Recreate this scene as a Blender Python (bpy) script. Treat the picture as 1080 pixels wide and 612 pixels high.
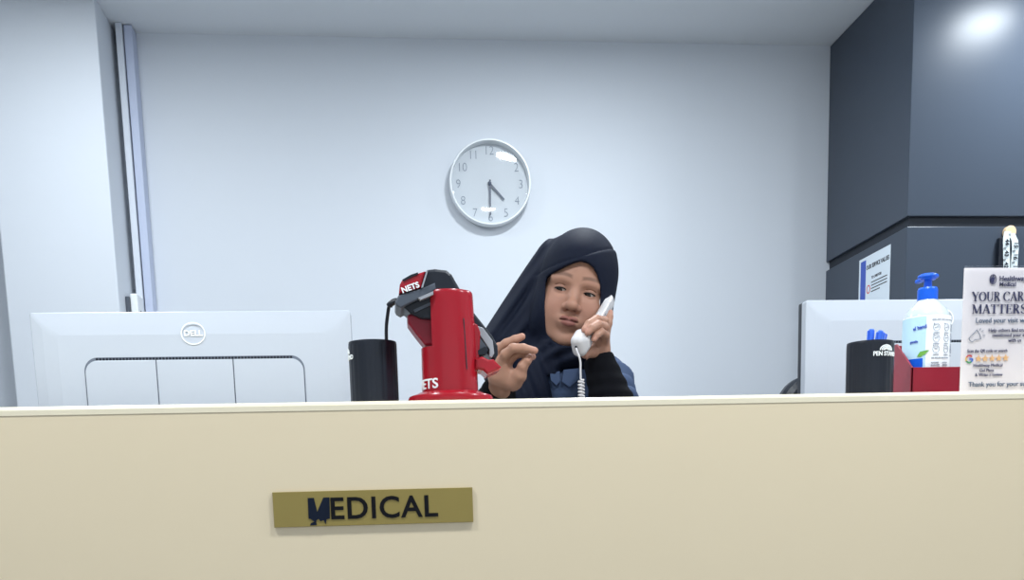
import bpy, bmesh, math, random
import numpy as np
from mathutils import Vector, Matrix

for o in list(bpy.data.objects):
    bpy.data.objects.remove(o, do_unlink=True)
S = bpy.context.scene
COL = S.collection
PI = math.pi

# ------------------------------------------------------------------ camera
FPX = 1127.0
PX, PY = 540.0, 717.0
CAM = Vector((0, 0, 0.98))
ay = Vector((413 - PX, PY - 538, -FPX)).normalized()          # world +Y in camera space
az = -Vector((730 - PX, -(7700 - PY), -FPX)).normalized()     # world up in camera space
az = (az - ay * az.dot(ay)).normalized()
ax = ay.cross(az)
C2W = Matrix((ax, ay, az))                                     # camera -> world rotation
cam = bpy.data.cameras.new('camera')
cam.sensor_width = 36
cam.lens = FPX / 1080 * 36
cam.shift_x = (540 - PX) / 1080
cam.shift_y = (PY - 306) / 1080
cam.clip_start = .05
co = bpy.data.objects.new('camera', cam)
COL.objects.link(co)
co.matrix_world = Matrix.Translation(CAM) @ C2W.to_4x4()
S.camera = co


def ray(px, py):
    return C2W @ Vector((px - PX, PY - py, -FPX))


def at(px, py, Y):
    d = ray(px, py)
    return CAM + d * ((Y - CAM.y) / d.y)


def atx(px, py, X):
    d = ray(px, py)
    return CAM + d * ((X - CAM.x) / d.x)


def atz(px, py, Z):
    d = ray(px, py)
    return CAM + d * ((Z - CAM.z) / d.z)


# ------------------------------------------------------------------ light
S.view_settings.view_transform = 'Standard'
S.view_settings.look = 'None'
S.view_settings.gamma = 1
S.view_settings.use_curve_mapping = False
S.view_settings.exposure = 0.0
w = bpy.data.worlds.new('world')
S.world = w
w.use_nodes = True
w.node_tree.nodes['Background'].inputs[0].default_value = (0.80, 0.90, 1.0, 1)
w.node_tree.nodes['Background'].inputs[1].default_value = 1.0

LAMP_BACK, LAMP_FRONT = 14, 21.5
CEIL = at(506, 41.5, 3.6).z


def area(name, loc, size, power, color, rot=(0, 0, 0), sy=None, shape=None):
    l = bpy.data.lights.new(name, 'AREA')
    l.energy = power
    l.color = color
    l.size = size
    if sy:
        l.shape = 'RECTANGLE'
        l.size_y = sy
    if shape:
        l.shape = shape
    o = bpy.data.objects.new(name, l)
    COL.objects.link(o)
    o.location = loc
    o.rotation_euler = rot
    return o


# ------------------------------------------------------------------ helpers
def srgb(r, g, b):
    f = lambda c: (c / 255 / 12.92) if c <= 10.31 else ((c / 255 + .055) / 1.055) ** 2.4
    return (f(r), f(g), f(b), 1)


def mat(name, col, rough=.5, metal=0, spec=.5, bump=0, scale=200, var=0, coat=0, emit=0, trans=0, ior=1.45, alpha=1, sss=0, sheen=0):
    m = bpy.data.materials.new(name)
    m.use_nodes = True
    nt = m.node_tree
    b = nt.nodes['Principled BSDF']
    b.inputs['Base Color'].default_value = col
    b.inputs['Roughness'].default_value = rough
    b.inputs['Metallic'].default_value = metal
    b.inputs['Specular IOR Level'].default_value = spec
    b.inputs['Coat Weight'].default_value = coat
    b.inputs['IOR'].default_value = ior
    b.inputs['Transmission Weight'].default_value = trans
    b.inputs['Alpha'].default_value = alpha
    if sheen:
        b.inputs['Sheen Weight'].default_value = sheen
    if sss:
        b.inputs['Subsurface Weight'].default_value = sss
        b.inputs['Subsurface Radius'].default_value = (.012, .005, .003)
        b.inputs['Subsurface Scale'].default_value = 1
    if emit:
        b.inputs['Emission Color'].default_value = col
        b.inputs['Emission Strength'].default_value = emit
    tc = nt.nodes.new('ShaderNodeTexCoord')
    nz = nt.nodes.new('ShaderNodeTexNoise')
    nz.inputs['Scale'].default_value = scale
    nt.links.new(tc.outputs['Object'], nz.inputs['Vector'])
    if bump:
        bp = nt.nodes.new('ShaderNodeBump')
        bp.inputs['Strength'].default_value = bump
        bp.inputs['Distance'].default_value = .001
        nt.links.new(nz.outputs['Fac'], bp.inputs['Height'])
        nt.links.new(bp.outputs['Normal'], b.inputs['Normal'])
    if var:
        mx = nt.nodes.new('ShaderNodeMix')
        mx.data_type = 'RGBA'
        mx.inputs['A'].default_value = tuple(max(0, c * (1 - var)) for c in col[:3]) + (1,)
        mx.inputs['B'].default_value = tuple(min(1, c * (1 + var)) for c in col[:3]) + (1,)
        nt.links.new(nz.outputs['Fac'], mx.inputs['Factor'])
        nt.links.new(mx.outputs['Result'], b.inputs['Base Color'])
    return m


def tag(o, label=None, cat=None, group=None, kind=None):
    if label: o['label'] = label
    if cat: o['category'] = cat
    if group: o['group'] = group
    if kind: o['kind'] = kind
    return o


def link(name, me, m, parent=None, smooth=False):
    if m is not None and not me.materials:
        me.materials.append(m)
    if smooth:
        me.polygons.foreach_set('use_smooth', [True] * len(me.polygons))
    o = bpy.data.objects.new(name, me)
    COL.objects.link(o)
    if parent:
        o.parent = parent
        o.matrix_parent_inverse = Matrix.Identity(4)
        # all geometry is authored in world space; bring it into the parent's space
        o.matrix_local = parent.matrix_world.inverted() if parent.type == 'EMPTY' or True else Matrix()
    return o


def empty(name, loc, label, cat, group=None):
    o = bpy.data.objects.new(name, None)
    o.empty_display_size = .05
    o.location = loc
    o.matrix_world = Matrix.Translation(loc)
    COL.objects.link(o)
    return tag(o, label, cat, group)


WM = {}


def part(name, me, m, parent, smooth=False, label=None):
    sharp = smooth
    """mesh in world coordinates -> child of parent, kept in place"""
    if m is not None and not me.materials:
        me.materials.append(m)
    if smooth:
        me.polygons.foreach_set('use_smooth', [True] * len(me.polygons))
    if sharp: me.set_sharp_from_angle(angle=math.radians(38))
    pw = WM.get(parent.name, Matrix.Translation(parent.location))
    me.transform(pw.inverted())
    o = bpy.data.objects.new(name, me)
    COL.objects.link(o)
    o.parent = parent
    WM[o.name] = pw
    if label: o['label'] = label
    return o


def top(name, me, m, base, label, cat, group=None, smooth=False):
    if m is not None and not me.materials:
        me.materials.append(m)
    if smooth:
        me.polygons.foreach_set('use_smooth', [True] * len(me.polygons))
    me.transform(Matrix.Translation(-Vector(base)))
    o = bpy.data.objects.new(name, me)
    o.location = base
    COL.objects.link(o)
    WM[o.name] = Matrix.Translation(base)
    return tag(o, label, cat, group)


def struct(name, me, m):
    me.materials.append(m)
    o = bpy.data.objects.new(name, me)
    COL.objects.link(o)
    o['kind'] = 'structure'
    WM[o.name] = Matrix.Identity(4)
    return o


def bm2me(bm, name='m'):
    me = bpy.data.meshes.new(name)
    bmesh.ops.recalc_face_normals(bm, faces=bm.faces)
    bm.to_mesh(me)
    bm.free()
    return me


def box(x0, x1, y0, y1, z0, z1, bev=0, seg=2, M=None, bm=None):
    own = bm is None
    b2 = bmesh.new()
    bmesh.ops.create_cube(b2, size=1)
    for v in b2.verts:
        v.co = Vector((x0 + (v.co.x + .5) * (x1 - x0), y0 + (v.co.y + .5) * (y1 - y0), z0 + (v.co.z + .5) * (z1 - z0)))
    if bev:
        bmesh.ops.bevel(b2, geom=b2.edges[:], offset=bev, segments=seg, affect='EDGES', profile=.5)
    if M is not None:
        b2.transform(M)
    me = bm2me(b2)
    if own:
        return me
    bm.from_mesh(me)
    bpy.data.meshes.remove(me)


def merge(*mes):
    bm = bmesh.new()
    for me in mes:
        bm.from_mesh(me)
    return bm2me(bm)


def prism(poly, M, d0, d1, bev=0, seg=2):
    """poly: list of 2D points (x, z); extruded along local y from d0 to d1; M local->world"""
    bm = bmesh.new()
    a = [bm.verts.new((p[0], d0, p[1])) for p in poly]
    b = [bm.verts.new((p[0], d1, p[1])) for p in poly]
    n = len(poly)
    bm.faces.new(a)
    bm.faces.new(b[::-1])
    for i in range(n):
        bm.faces.new((a[i], b[i], b[(i + 1) % n], a[(i + 1) % n]))
    bmesh.ops.recalc_face_normals(bm, faces=bm.faces)
    if bev:
        ed = [e for e in bm.edges if (e.verts[0].co.y == e.verts[1].co.y)]
        bmesh.ops.bevel(bm, geom=ed, offset=bev, segments=seg, affect='EDGES', profile=.5)
    bm.transform(M)
    return bm2me(bm)


def rrect(w, h, r, n=6, cx=0, cz=0):
    pts = []
    for (sx, sz, a0) in ((1, 1, 0), (-1, 1, 90), (-1, -1, 180), (1, -1, 270)):
        for i in range(n + 1):
            a = math.radians(a0 + 90 * i / n)
            pts.append((cx + sx * (w / 2 - r) + r * math.cos(a), cz + sz * (h / 2 - r) + r * math.sin(a)))
    return pts


def pixprism(pts, Y, d0, d1, bev=0, M2=None):
    """outline given by points of the scene at depth Y, extruded in world y"""
    p = [at(x, y, Y) for x, y in pts]
    M = Matrix.Translation((0, 0, 0))
    me = prism([(q.x, q.z) for q in p], M, Y + d0, Y + d1, bev)
    if M2 is not None:
        me.transform(M2)
    return me


def lathe(prof, c, n=64, rfun=None, cap=True):
    """prof: (radius, z) list; c: centre of axis base"""
    bm = bmesh.new()
    rings = []
    for r, z in prof:
        ring = []
        for i in range(n):
            a = 2 * PI * i / n
            rr = r * (rfun(a, z) if rfun else 1)
            ring.append(bm.verts.new((c[0] + rr * math.cos(a), c[1] + rr * math.sin(a), c[2] + z)))
        rings.append(ring)
    for k in range(len(rings) - 1):
        for i in range(n):
            j = (i + 1) % n
            bm.faces.new((rings[k][i], rings[k][j], rings[k + 1][j], rings[k + 1][i]))
    if cap:
        bm.faces.new(rings[0][::-1])
        bm.faces.new(rings[-1])
    return bm2me(bm)


def tube(pts, r, n=10, closed=False, radii=None):
    pts = [Vector(p) for p in pts]
    bm = bmesh.new()
    N = len(pts)
    rings = []
    up = None
    for i, p in enumerate(pts):
        if closed:
            t = (pts[(i + 1) % N] - pts[i - 1]).normalized()
        else:
            t = (pts[min(i + 1, N - 1)] - pts[max(i - 1, 0)]).normalized()
        if up is None:
            up = Vector((0, 0, 1)) if abs(t.z) < .9 else Vector((1, 0, 0))
        s = t.cross(up).normalized()
        up = s.cross(t).normalized()
        rr = radii[i] if radii else r
        rings.append([bm.verts.new(p + s * rr * math.cos(2 * PI * k / n) + up * rr * math.sin(2 * PI * k / n)) for k in range(n)])
    for i in range(N if closed else N - 1):
        a, b = rings[i], rings[(i + 1) % N]
        for k in range(n):
            bm.faces.new((a[k], a[(k + 1) % n], b[(k + 1) % n], b[k]))
    if not closed:
        bm.faces.new(rings[0][::-1])
        bm.faces.new(rings[-1])
    return bm2me(bm)


def spline(P, n=8):
    P = [Vector(p) for p in P]
    out = []
    for i in range(len(P) - 1):
        p0, p1, p2, p3 = P[max(i - 1, 0)], P[i], P[i + 1], P[min(i + 2, len(P) - 1)]
        for k in range(n):
            t = k / n
            out.append(.5 * ((2 * p1) + (p2 - p0) * t + (2 * p0 - 5 * p1 + 4 * p2 - p3) * t * t + (3 * p1 - p0 - 3 * p2 + p3) * t ** 3))
    out.append(P[-1])
    return out


def text(s, size, M=None, bold=0.0, ext=.0004, align='CENTER', sx=1.0, space=1.0, valign='CENTER'):
    """flat lettering in local x-z plane facing -y"""
    c = bpy.data.curves.new('t', 'FONT')
    c.body = s
    c.size = size
    c.extrude = ext
    c.offset = bold * size
    c.align_x = align
    c.align_y = valign
    c.space_character = space
    c.resolution_u = 4
    o = bpy.data.objects.new('t', c)
    COL.objects.link(o)
    dg = bpy.context.evaluated_depsgraph_get()
    me = bpy.data.meshes.new_from_object(o.evaluated_get(dg))
    bpy.data.objects.remove(o, do_unlink=True)
    bpy.data.curves.remove(c)
    me.transform(Matrix.Rotation(PI / 2, 4, 'X') @ Matrix.Diagonal((sx, 1, 1, 1)))
    if M is not None:
        me.transform(M)
    return me


def wrap(me, r, c, a0=-PI / 2, taper=None):
    """wrap a planar (x,z) mesh on a vertical cylinder of radius r about c; x=0 sits at angle a0"""
    for v in me.vertices:
        rr = r - v.co.y
        a = a0 + v.co.x / r
        if taper: rr += taper(v.co.z)
        v.co = Vector((c[0] + rr * math.cos(a), c[1] + rr * math.sin(a), c[2] + v.co.z))
    return me


def gridpatch(x0, x1, z0, z1, nx=24, nz=2, y=0):
    bm = bmesh.new()
    vs = [[bm.verts.new((x0 + (x1 - x0) * i / nx, y, z0 + (z1 - z0) * j / nz)) for j in range(nz + 1)] for i in range(nx + 1)]
    for i in range(nx):
        for j in range(nz):
            bm.faces.new((vs[i][j], vs[i + 1][j], vs[i + 1][j + 1], vs[i][j + 1]))
    me = bpy.data.meshes.new('g')
    bm.to_mesh(me)
    bm.free()
    return me


def ringmesh(cx, cz, r0, r1, y0=-.0003, y1=.0003, n=40, ex=1.0):
    bm = bmesh.new()
    L = []
    for i in range(n):
        a = 2 * PI * i / n
        L.append([bm.verts.new((cx + r * ex * math.cos(a), y, cz + r * math.sin(a))) for r, y in ((r0, y0), (r1, y0), (r1, y1), (r0, y1))])
    for i in range(n):
        a, b = L[i], L[(i + 1) % n]
        for k in range(4):
            bm.faces.new((a[k], b[k], b[(k + 1) % 4], a[(k + 1) % 4]))
    return bm2me(bm)


def strip(p0, p1, w0, y=0, ext=.0003):
    """thin bar between two x-z points"""
    a, b = Vector((p0[0], p0[1])), Vector((p1[0], p1[1]))
    d = (b - a).normalized()
    n = Vector((-d.y, d.x)) * w0 / 2
    q = [a + n, a - n, b - n, b + n]
    return prism([(v.x, v.y) for v in q], Matrix.Identity(4), y - ext, y + ext)


def T(*a):
    return Matrix.Translation(Vector(a) if len(a) == 3 else a[0])


def RZ(a):
    return Matrix.Rotation(math.radians(a), 4, 'Z')


# ------------------------------------------------------------------ implicit surfaces
def nets(F, lo, h):
    s = F < 0
    nx, ny, nz = F.shape
    c = [s[i:nx - 1 + i, j:ny - 1 + j, k:nz - 1 + k] for i in (0, 1) for j in (0, 1) for k in (0, 1)]
    anyv = c[0].copy(); allv = c[0].copy()
    for q in c[1:]:
        anyv |= q
        allv &= q
    act = anyv & ~allv
    ids = np.full(act.shape, -1, np.int64)
    I = np.argwhere(act)
    ids[act] = np.arange(len(I))
    offs = np.array([(i, j, k) for i in (0, 1) for j in (0, 1) for k in (0, 1)])
    V = np.stack([F[I[:, 0] + o[0], I[:, 1] + o[1], I[:, 2] + o[2]] for o in offs], 1)
    acc = np.zeros((len(I), 3)); cnt = np.zeros(len(I))
    for a in range(8):
        for b in range(a + 1, 8):
            if np.abs(offs[a] - offs[b]).sum() != 1: continue
            va, vb = V[:, a], V[:, b]
            m = (va < 0) != (vb < 0)
            t = np.where(m, va / np.where(m, va - vb, 1), 0)
            p = offs[a] + t[:, None] * (offs[b] - offs[a])
            acc += p * m[:, None]
            cnt += m
    P = (I + acc / cnt[:, None]) * h + np.array(lo)
    quads = []
    for axis in range(3):
        sl0 = [slice(None)] * 3; sl1 = [slice(None)] * 3
        sl0[axis] = slice(0, -1); sl1[axis] = slice(1, None)
        d = s[tuple(sl0)] != s[tuple(sl1)]
        E = np.argwhere(d)
        u, v = [(1, 2), (2, 0), (0, 1)][axis]
        ok = (E[:, u] > 0) & (E[:, v] > 0) & (E[:, u] < F.shape[u] - 1) & (E[:, v] < F.shape[v] - 1)
        E = E[ok]
        def cid(du, dv):
            Q = E.copy(); Q[:, u] -= du; Q[:, v] -= dv
            return ids[Q[:, 0], Q[:, 1], Q[:, 2]]
        q = np.stack([cid(1, 1), cid(0, 1), cid(0, 0), cid(1, 0)], 1)
        flip = ~s[E[:, 0], E[:, 1], E[:, 2]]
        q[flip] = q[flip][:, ::-1]
        quads.append(q)
    Q = np.concatenate(quads)
    Q = Q[(Q >= 0).all(1)]
    return P, Q


def npmesh(P, Q, smooth=True):
    me = bpy.data.meshes.new('n')
    me.vertices.add(len(P))
    me.vertices.foreach_set('co', P.astype(np.float32).ravel())
    me.loops.add(len(Q) * 4)
    me.loops.foreach_set('vertex_index', Q.astype(np.int32).ravel())
    me.polygons.add(len(Q))
    me.polygons.foreach_set('loop_start', np.arange(0, len(Q) * 4, 4, dtype=np.int32))
    me.polygons.foreach_set('loop_total', np.full(len(Q), 4, np.int32))
    if smooth:
        me.polygons.foreach_set('use_smooth', np.ones(len(Q), bool))
    me.update(calc_edges=True)
    me.validate()
    return me


def relax(P, Q, it=2, lam=.5):
    for _ in range(it):
        acc = np.zeros_like(P); cnt = np.zeros(len(P))
        for a, b in ((0, 1), (1, 2), (2, 3), (3, 0)):
            for s_, t_ in ((a, b), (b, a)):
                for k in range(3):
                    acc[:, k] += np.bincount(Q[:, s_], P[Q[:, t_], k], len(P))
                cnt += np.bincount(Q[:, s_], minlength=len(P))
        P = P + lam * (acc / np.maximum(cnt, 1)[:, None] - P)
    return P


def sdfmesh(fn, lo, hi, h, it=1, raw=False):
    lo = np.array(lo, float); hi = np.array(hi, float)
    n = np.ceil((hi - lo) / h).astype(int) + 1
    X = (lo[0] + h * np.arange(n[0], dtype=np.float32))[:, None, None]
    Y = (lo[1] + h * np.arange(n[1], dtype=np.float32))[None, :, None]
    Z = (lo[2] + h * np.arange(n[2], dtype=np.float32))[None, None, :]
    F = fn(X, Y, Z)
    F = np.broadcast_to(F, (n[0], n[1], n[2])).copy()
    # seal the border so the surface closes
    for ax_ in range(3):
        sl = [slice(None)] * 3
        for e in (0, -1):
            sl[ax_] = e
            F[tuple(sl)] = np.maximum(F[tuple(sl)], h * .4)
    P, Q = nets(F, lo, h)
    P = relax(P, Q, it)
    if raw: return P, Q
    return npmesh(P, Q)


def smin(a, b, k):
    h = np.clip(.5 + .5 * (b - a) / k, 0, 1)
    return b + (a - b) * h - k * h * (1 - h)


def smax(a, b, k):
    return -smin(-a, -b, k)


def ell(X, Y, Z, c, r):
    k0 = np.sqrt(((X - c[0]) / r[0]) ** 2 + ((Y - c[1]) / r[1]) ** 2 + ((Z - c[2]) / r[2]) ** 2)
    return (k0 - 1) * min(r)


def cone(X, Y, Z, a, b, ra, rb, flat=None):
    a = np.array(a, float); b = np.array(b, float)
    d = b - a
    L = float((d * d).sum())
    t = np.clip(((X - a[0]) * d[0] + (Y - a[1]) * d[1] + (Z - a[2]) * d[2]) / L, 0, 1)
    return np.sqrt((X - a[0] - t * d[0]) ** 2 + (Y - a[1] - t * d[1]) ** 2 + (Z - a[2] - t * d[2]) ** 2) - (ra + (rb - ra) * t)


def chain(X, Y, Z, pts, rad, k=.004):
    F = None
    for i in range(len(pts) - 1):
        f = cone(X, Y, Z, pts[i], pts[i + 1], rad[i], rad[i + 1])
        F = f if F is None else smin(F, f, k)
    return F


def bounds(pts, pad):
    a = np.array([tuple(p) for p in pts])
    return a.min(0) - pad, a.max(0) + pad


# ------------------------------------------------------------------ materials
M_wall = mat('wall_paint', srgb(214, 219, 226), .55, bump=.02, scale=350, var=.01)
M_ceil = mat('ceiling_paint', srgb(228, 232, 236), .8, bump=.02, scale=300, var=.01)
M_floor = mat('floor_vinyl', srgb(175, 175, 175), .4, var=.04, scale=8)
M_cab = mat('slate_laminate', srgb(68, 76, 88), .28, spec=.16, bump=.03, scale=500, var=.03)
M_gap = mat('dark_shadow_gap', srgb(30, 36, 46), .6)
M_cream = mat('cream_laminate', srgb(226, 208, 176), .32, var=.01, scale=6)
M_desk = mat('desk_white', srgb(205, 205, 205), .5, var=.02, scale=10)
M_trunk = mat('trunking_plastic', srgb(214, 219, 228), .45, var=.01)
M_trunk2 = mat('trunking_lilac_plastic', srgb(190, 198, 220), .45, var=.01)
M_white = mat('white_plastic', srgb(236, 238, 240), .4, var=.01)
M_black = mat('black_plastic', srgb(18, 23, 34), .38, bump=.04, scale=900)
M_dark = mat('dark_ink', srgb(35, 38, 48), .6)
M_mon = mat('silver_plastic', srgb(192, 198, 208), .38, metal=.1, var=.01)
M_monline = mat('panel_groove', srgb(105, 112, 125), .6)
M_logo = mat('logo_white', srgb(245, 248, 248), .25)
M_brass = mat('brass_plate', srgb(146, 128, 68), .4, metal=.25, var=.05, scale=14, bump=.05)
M_sign = mat('sign_black', srgb(24, 24, 27), .8, spec=.1)
M_peel = mat('peeled_letter_blue_black', srgb(20, 28, 44), .7, spec=.15)
M_red = mat('glossy_red_plastic', srgb(152, 20, 34), .25, spec=.5, var=.03, scale=20)
M_red2 = mat('dark_red_plastic', srgb(140, 20, 42), .38, var=.04, scale=30)
M_grey = mat('grey_plastic', srgb(74, 80, 90), .45, var=.04, scale=60)
M_lgrey = mat('light_grey_plastic', srgb(150, 152, 158), .4)
M_blue = mat('pump_blue', srgb(10, 92, 215), .35, var=.03, scale=60)
M_pen = mat('pen_blue', srgb(60, 110, 225), .3)
M_bottle = mat('frosted_plastic', srgb(222, 234, 238), .22, trans=.25)
M_label = mat('label_white', srgb(242, 246, 248), .4)
M_labelb = mat('label_pale_blue', srgb(190, 224, 244), .4)
M_green = mat('label_green', srgb(110, 170, 70), .5)
M_paper = mat('paper_blush', srgb(236, 228, 230), .7, var=.012, scale=20)
M_paper2 = mat('paper_white', srgb(222, 232, 240), .7, var=.01)
M_navy = mat('ink_navy', srgb(38, 36, 84), .6)
M_slate = mat('ink_slate', srgb(75, 95, 120), .6)
M_lprint = mat('label_grey_print', srgb(140, 150, 165), .6)
M_blueink = mat('ink_blue', srgb(70, 95, 185), .6)
M_star = mat('ink_star_amber', srgb(240, 190, 130), .6)
M_gr, M_gy, M_gg, M_gb = (mat('ink_g_%s' % n, srgb(*c), .6) for n, c in (('red', (215, 60, 55)), ('yellow', (240, 190, 60)), ('green', (60, 160, 90)), ('blue', (70, 120, 225))))
M_wood = mat('pale_wood_disc', srgb(232, 200, 160), .5, var=.08, scale=60)
M_tape = mat('tape_cloth', srgb(215, 225, 228), .6)
M_clockface = mat('clock_face', srgb(200, 206, 212), .5)
M_clockframe = mat('clock_frame', srgb(232, 236, 238), .3)
M_numeral = mat('numeral_grey', srgb(132, 142, 156), .6)
M_hand = mat('clock_hand', srgb(70, 80, 100), .4)
M_steel = mat('steel', srgb(170, 172, 176), .3, metal=1)

# skin with painted tints (lips, brows, nostril and lip-line shade) from a colour attribute
def skin_mat():
    m = mat('skin', srgb(205, 160, 135), .5, spec=.3, bump=.06, scale=600, sss=.06)
    nt = m.node_tree
    a = nt.nodes.new('ShaderNodeAttribute')
    a.attribute_name = 'tint'
    nt.links.new(a.outputs['Color'], nt.nodes['Principled BSDF'].inputs['Base Color'])
    return m
M_skin = skin_mat()
SK = np.array(srgb(168, 126, 106)[:3])

# ------------------------------------------------------------------ room shell
YB = 3.6
XC = atx(0, 0, 1).x  # dummy
XCAB = at(871, 277, YB).x                     # plane of the cabinet's side face
YCF = atx(957, 228, XCAB).y                   # cabinet front depth
XL, XR, YF = -2.6, 3.2, -2.6
cxr = at(123, 180, YB)                        # column inner corner on the back wall
pcol = at(111, 170, 3.37)
XCOL = (at(124, 60, YB).x + at(143, 300, YB).x) / 2
YCOL = atx(124, 300, XCOL).y
XCOL0 = at(9, 340, YCOL).x

struct('floor', box(XL, XR, YF, YB + .1, -.1, 0), M_floor)
struct('ceiling', box(XL, XR, YF, YB + .1, CEIL, CEIL + .1), M_ceil)
struct('wall_back', box(XL - .1, XR + .1, YB, YB + .1, 0, CEIL), M_wall)
struct('wall_left', box(XL - .1, XL, YF, YB, 0, CEIL), M_wall)
struct('wall_right', box(XR, XR + .1, YF, YB, 0, CEIL), M_wall)
col = struct('wall_column', box(XCOL0, XCOL, YCOL, YB, 0, CEIL, bev=.004), M_wall)

# downlights: recessed round lamps in the ceiling
M_lamp = mat('lamp_diffuser', srgb(235, 244, 255), .5, emit=14)
M_lring = mat('lamp_ring', srgb(240, 240, 240), .4)
q = at(1036, 18, YCF); d = ray(1036, 18)
t = (CEIL - q.z) / d.z
refl = Vector((q.x + d.x * t, q.y - d.y * t, CEIL))
spots = [(refl.x, refl.y, 'recessed downlight ahead of the slate cabinet'),
         (refl.x - 1.3, refl.y, 'recessed downlight in front of the counter sign'),
         (refl.x - 2.6, refl.y, 'recessed downlight over the left end of the counter'),
         (refl.x, refl.y - 1.6, 'recessed downlight at the right of the entrance'),
         (refl.x - 1.3, refl.y - 1.6, 'recessed downlight in the middle of the entrance'),
         (refl.x - 2.6, refl.y - 1.6, 'recessed downlight at the left of the entrance')]
for x, y, lab in spots:
    e = empty('downlight', (x, y, CEIL), lab, 'light', 'round ceiling downlights')
    part('trim_ring', lathe([(.085, -.006), (.1, -.006), (.1, 0), (.085, 0), (.085, -.006)], (x, y, CEIL), 40, cap=False), M_lring, e)
    part('diffuser', lathe([(.0, -.003), (.084, -.003), (.084, -.001), (.0, -.001)], (x, y, CEIL), 40, cap=False), M_lamp, e)
    area('downlight_lamp', (x, y, CEIL - .02), .16, (LAMP_BACK if x > -.6 else LAMP_BACK * .65) if y > 2 else LAMP_FRONT, (.88, .95, 1), shape='DISK')

# trunking on the back wall, beside the column
tr0, tr1, tr2 = (at(x, 180, YB - .06).x for x in (134, 141.5, 150.5))
e = empty('cable_trunking', (tr1, YB, 0), 'pale vertical cable trunking beside the projecting column', 'trunking')
part('channel', box(tr0, tr1 - .002, YB - .07, YB, .02, CEIL, bev=.002), M_trunk, e)
part('cover', box(tr1 + .001, tr2, YB - .06, YB, .02, CEIL - .002, bev=.002), M_trunk2, e, label='lilac white cover strip')
# socket on the column's side
zs = at(134, 313, 3.5).z
e = empty('power_socket', (XCOL, 3.49, zs - .1), 'small white power socket low on the column side', 'socket')
part('plate_gap_shadow', box(XCOL, XCOL + .012, 3.44, 3.53, zs - .125, zs - .01, bev=.002), M_grey, e)  # dark grey block paints the gap shadow behind the face plate
fp = part('face_plate', box(XCOL + .012, XCOL + .034, 3.45, 3.53, zs - .125, zs, bev=.004), M_white, e)
for a, zz in ((.01, .045), (.01, .075), (0.02, .1)): part('socket_hole', box(XCOL + .033, XCOL + .0355, 3.47 + a, 3.476 + a, zs - zz - .008, zs - zz), M_dark, fp)

# ------------------------------------------------------------------ slate cabinet
zu = at(957, 228, YCF).z
zl = at(957, 239, YCF).z
e = empty('tall_cabinet', (XCAB + .5, YCF + .3, 0), 'tall slate grey cabinet filling the right corner up to the ceiling', 'cabinet')
part('upper_panel', box(XCAB, XR - .002, YCF, YB - .002, zu, CEIL - .002, bev=.002), M_cab, e)
part('shadow_gap', box(XCAB + .012, XR - .002, YCF + .012, YB - .002, zl, zu), M_gap, e, label='dark recessed strip')
part('lower_panel', box(XCAB, XR - .002, YCF, YB - .002, 0.0, zl, bev=.002), M_cab, e)

# notice on the cabinet side
A = atx(940, 256, XCAB); B = atx(907, 274, XCAB)
wn = B.y - A.y
hn = wn * 1.414
Mn = Matrix(((0, 1, 0, XCAB - .001), (-1, 0, 0, A.y + wn / 2), (0, 0, 1, A.z - .004 - hn / 2), (0, 0, 0, 1)))  # local x -> -y, faces -x
# local y(-) must face -x: use local y -> +x
Mn = Matrix(((0, 1, 0, XCAB - .0012), (-1, 0, 0, A.y + wn / 2), (0, 0, 1, A.z - .004 - hn / 2), (0, 0, 0, 1)))
nt_ = top('paper_notice', prism([(-wn / 2, -hn / 2), (wn / 2, -hn / 2), (wn / 2, hn / 2), (-wn / 2, hn / 2)], Mn, -.0006, .0006), M_paper2,
          (XCAB, A.y + wn / 2, A.z - hn / 2), 'paper notice with blue side stripe taped to the slate cabinet side', 'notice')
part('blue_stripe', prism([(-wn * .44, -hn * .46), (-wn * .27, -hn * .46), (-wn * .27, hn * .47), (-wn * .44, hn * .47)], Mn, -.0012, -.0005), M_blueink, nt_)
ls = [text('OUR SERVICE VALUES', wn * .082, Mn @ T(wn * .11, -.0008, hn * .385), bold=.02, sx=.9)]
for k, (z0, ttl) in enumerate(((.27, 'TO CARE FOR'), (-.03, 'TO BE THERE'), (-.28, 'TO LISTEN'))):
    ls.append(text(ttl, wn * .05, Mn @ T(wn * .08, -.0008, hn * z0), bold=.02))
    for j in range(4):
        me = strip((-wn * .08, hn * (z0 - .045 - .03 * j)), (wn * (.42 if j < 3 else .2), hn * (z0 - .045 - .03 * j)), wn * .013)
        me.transform(Mn @ T(0, -.0008, 0)); ls.append(me)
part('printed_text', merge(*ls), M_dark, nt_)
ic = [ringmesh(-wn * .17, hn * (z0 - .1), wn * .045, wn * .06) for z0 in (.27, -.03, -.28)]
for m_ in ic: m_.transform(Mn @ T(0, -.0008, 0))
for m_ in ic: part('printed_icon', m_, M_gr, nt_)

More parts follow.
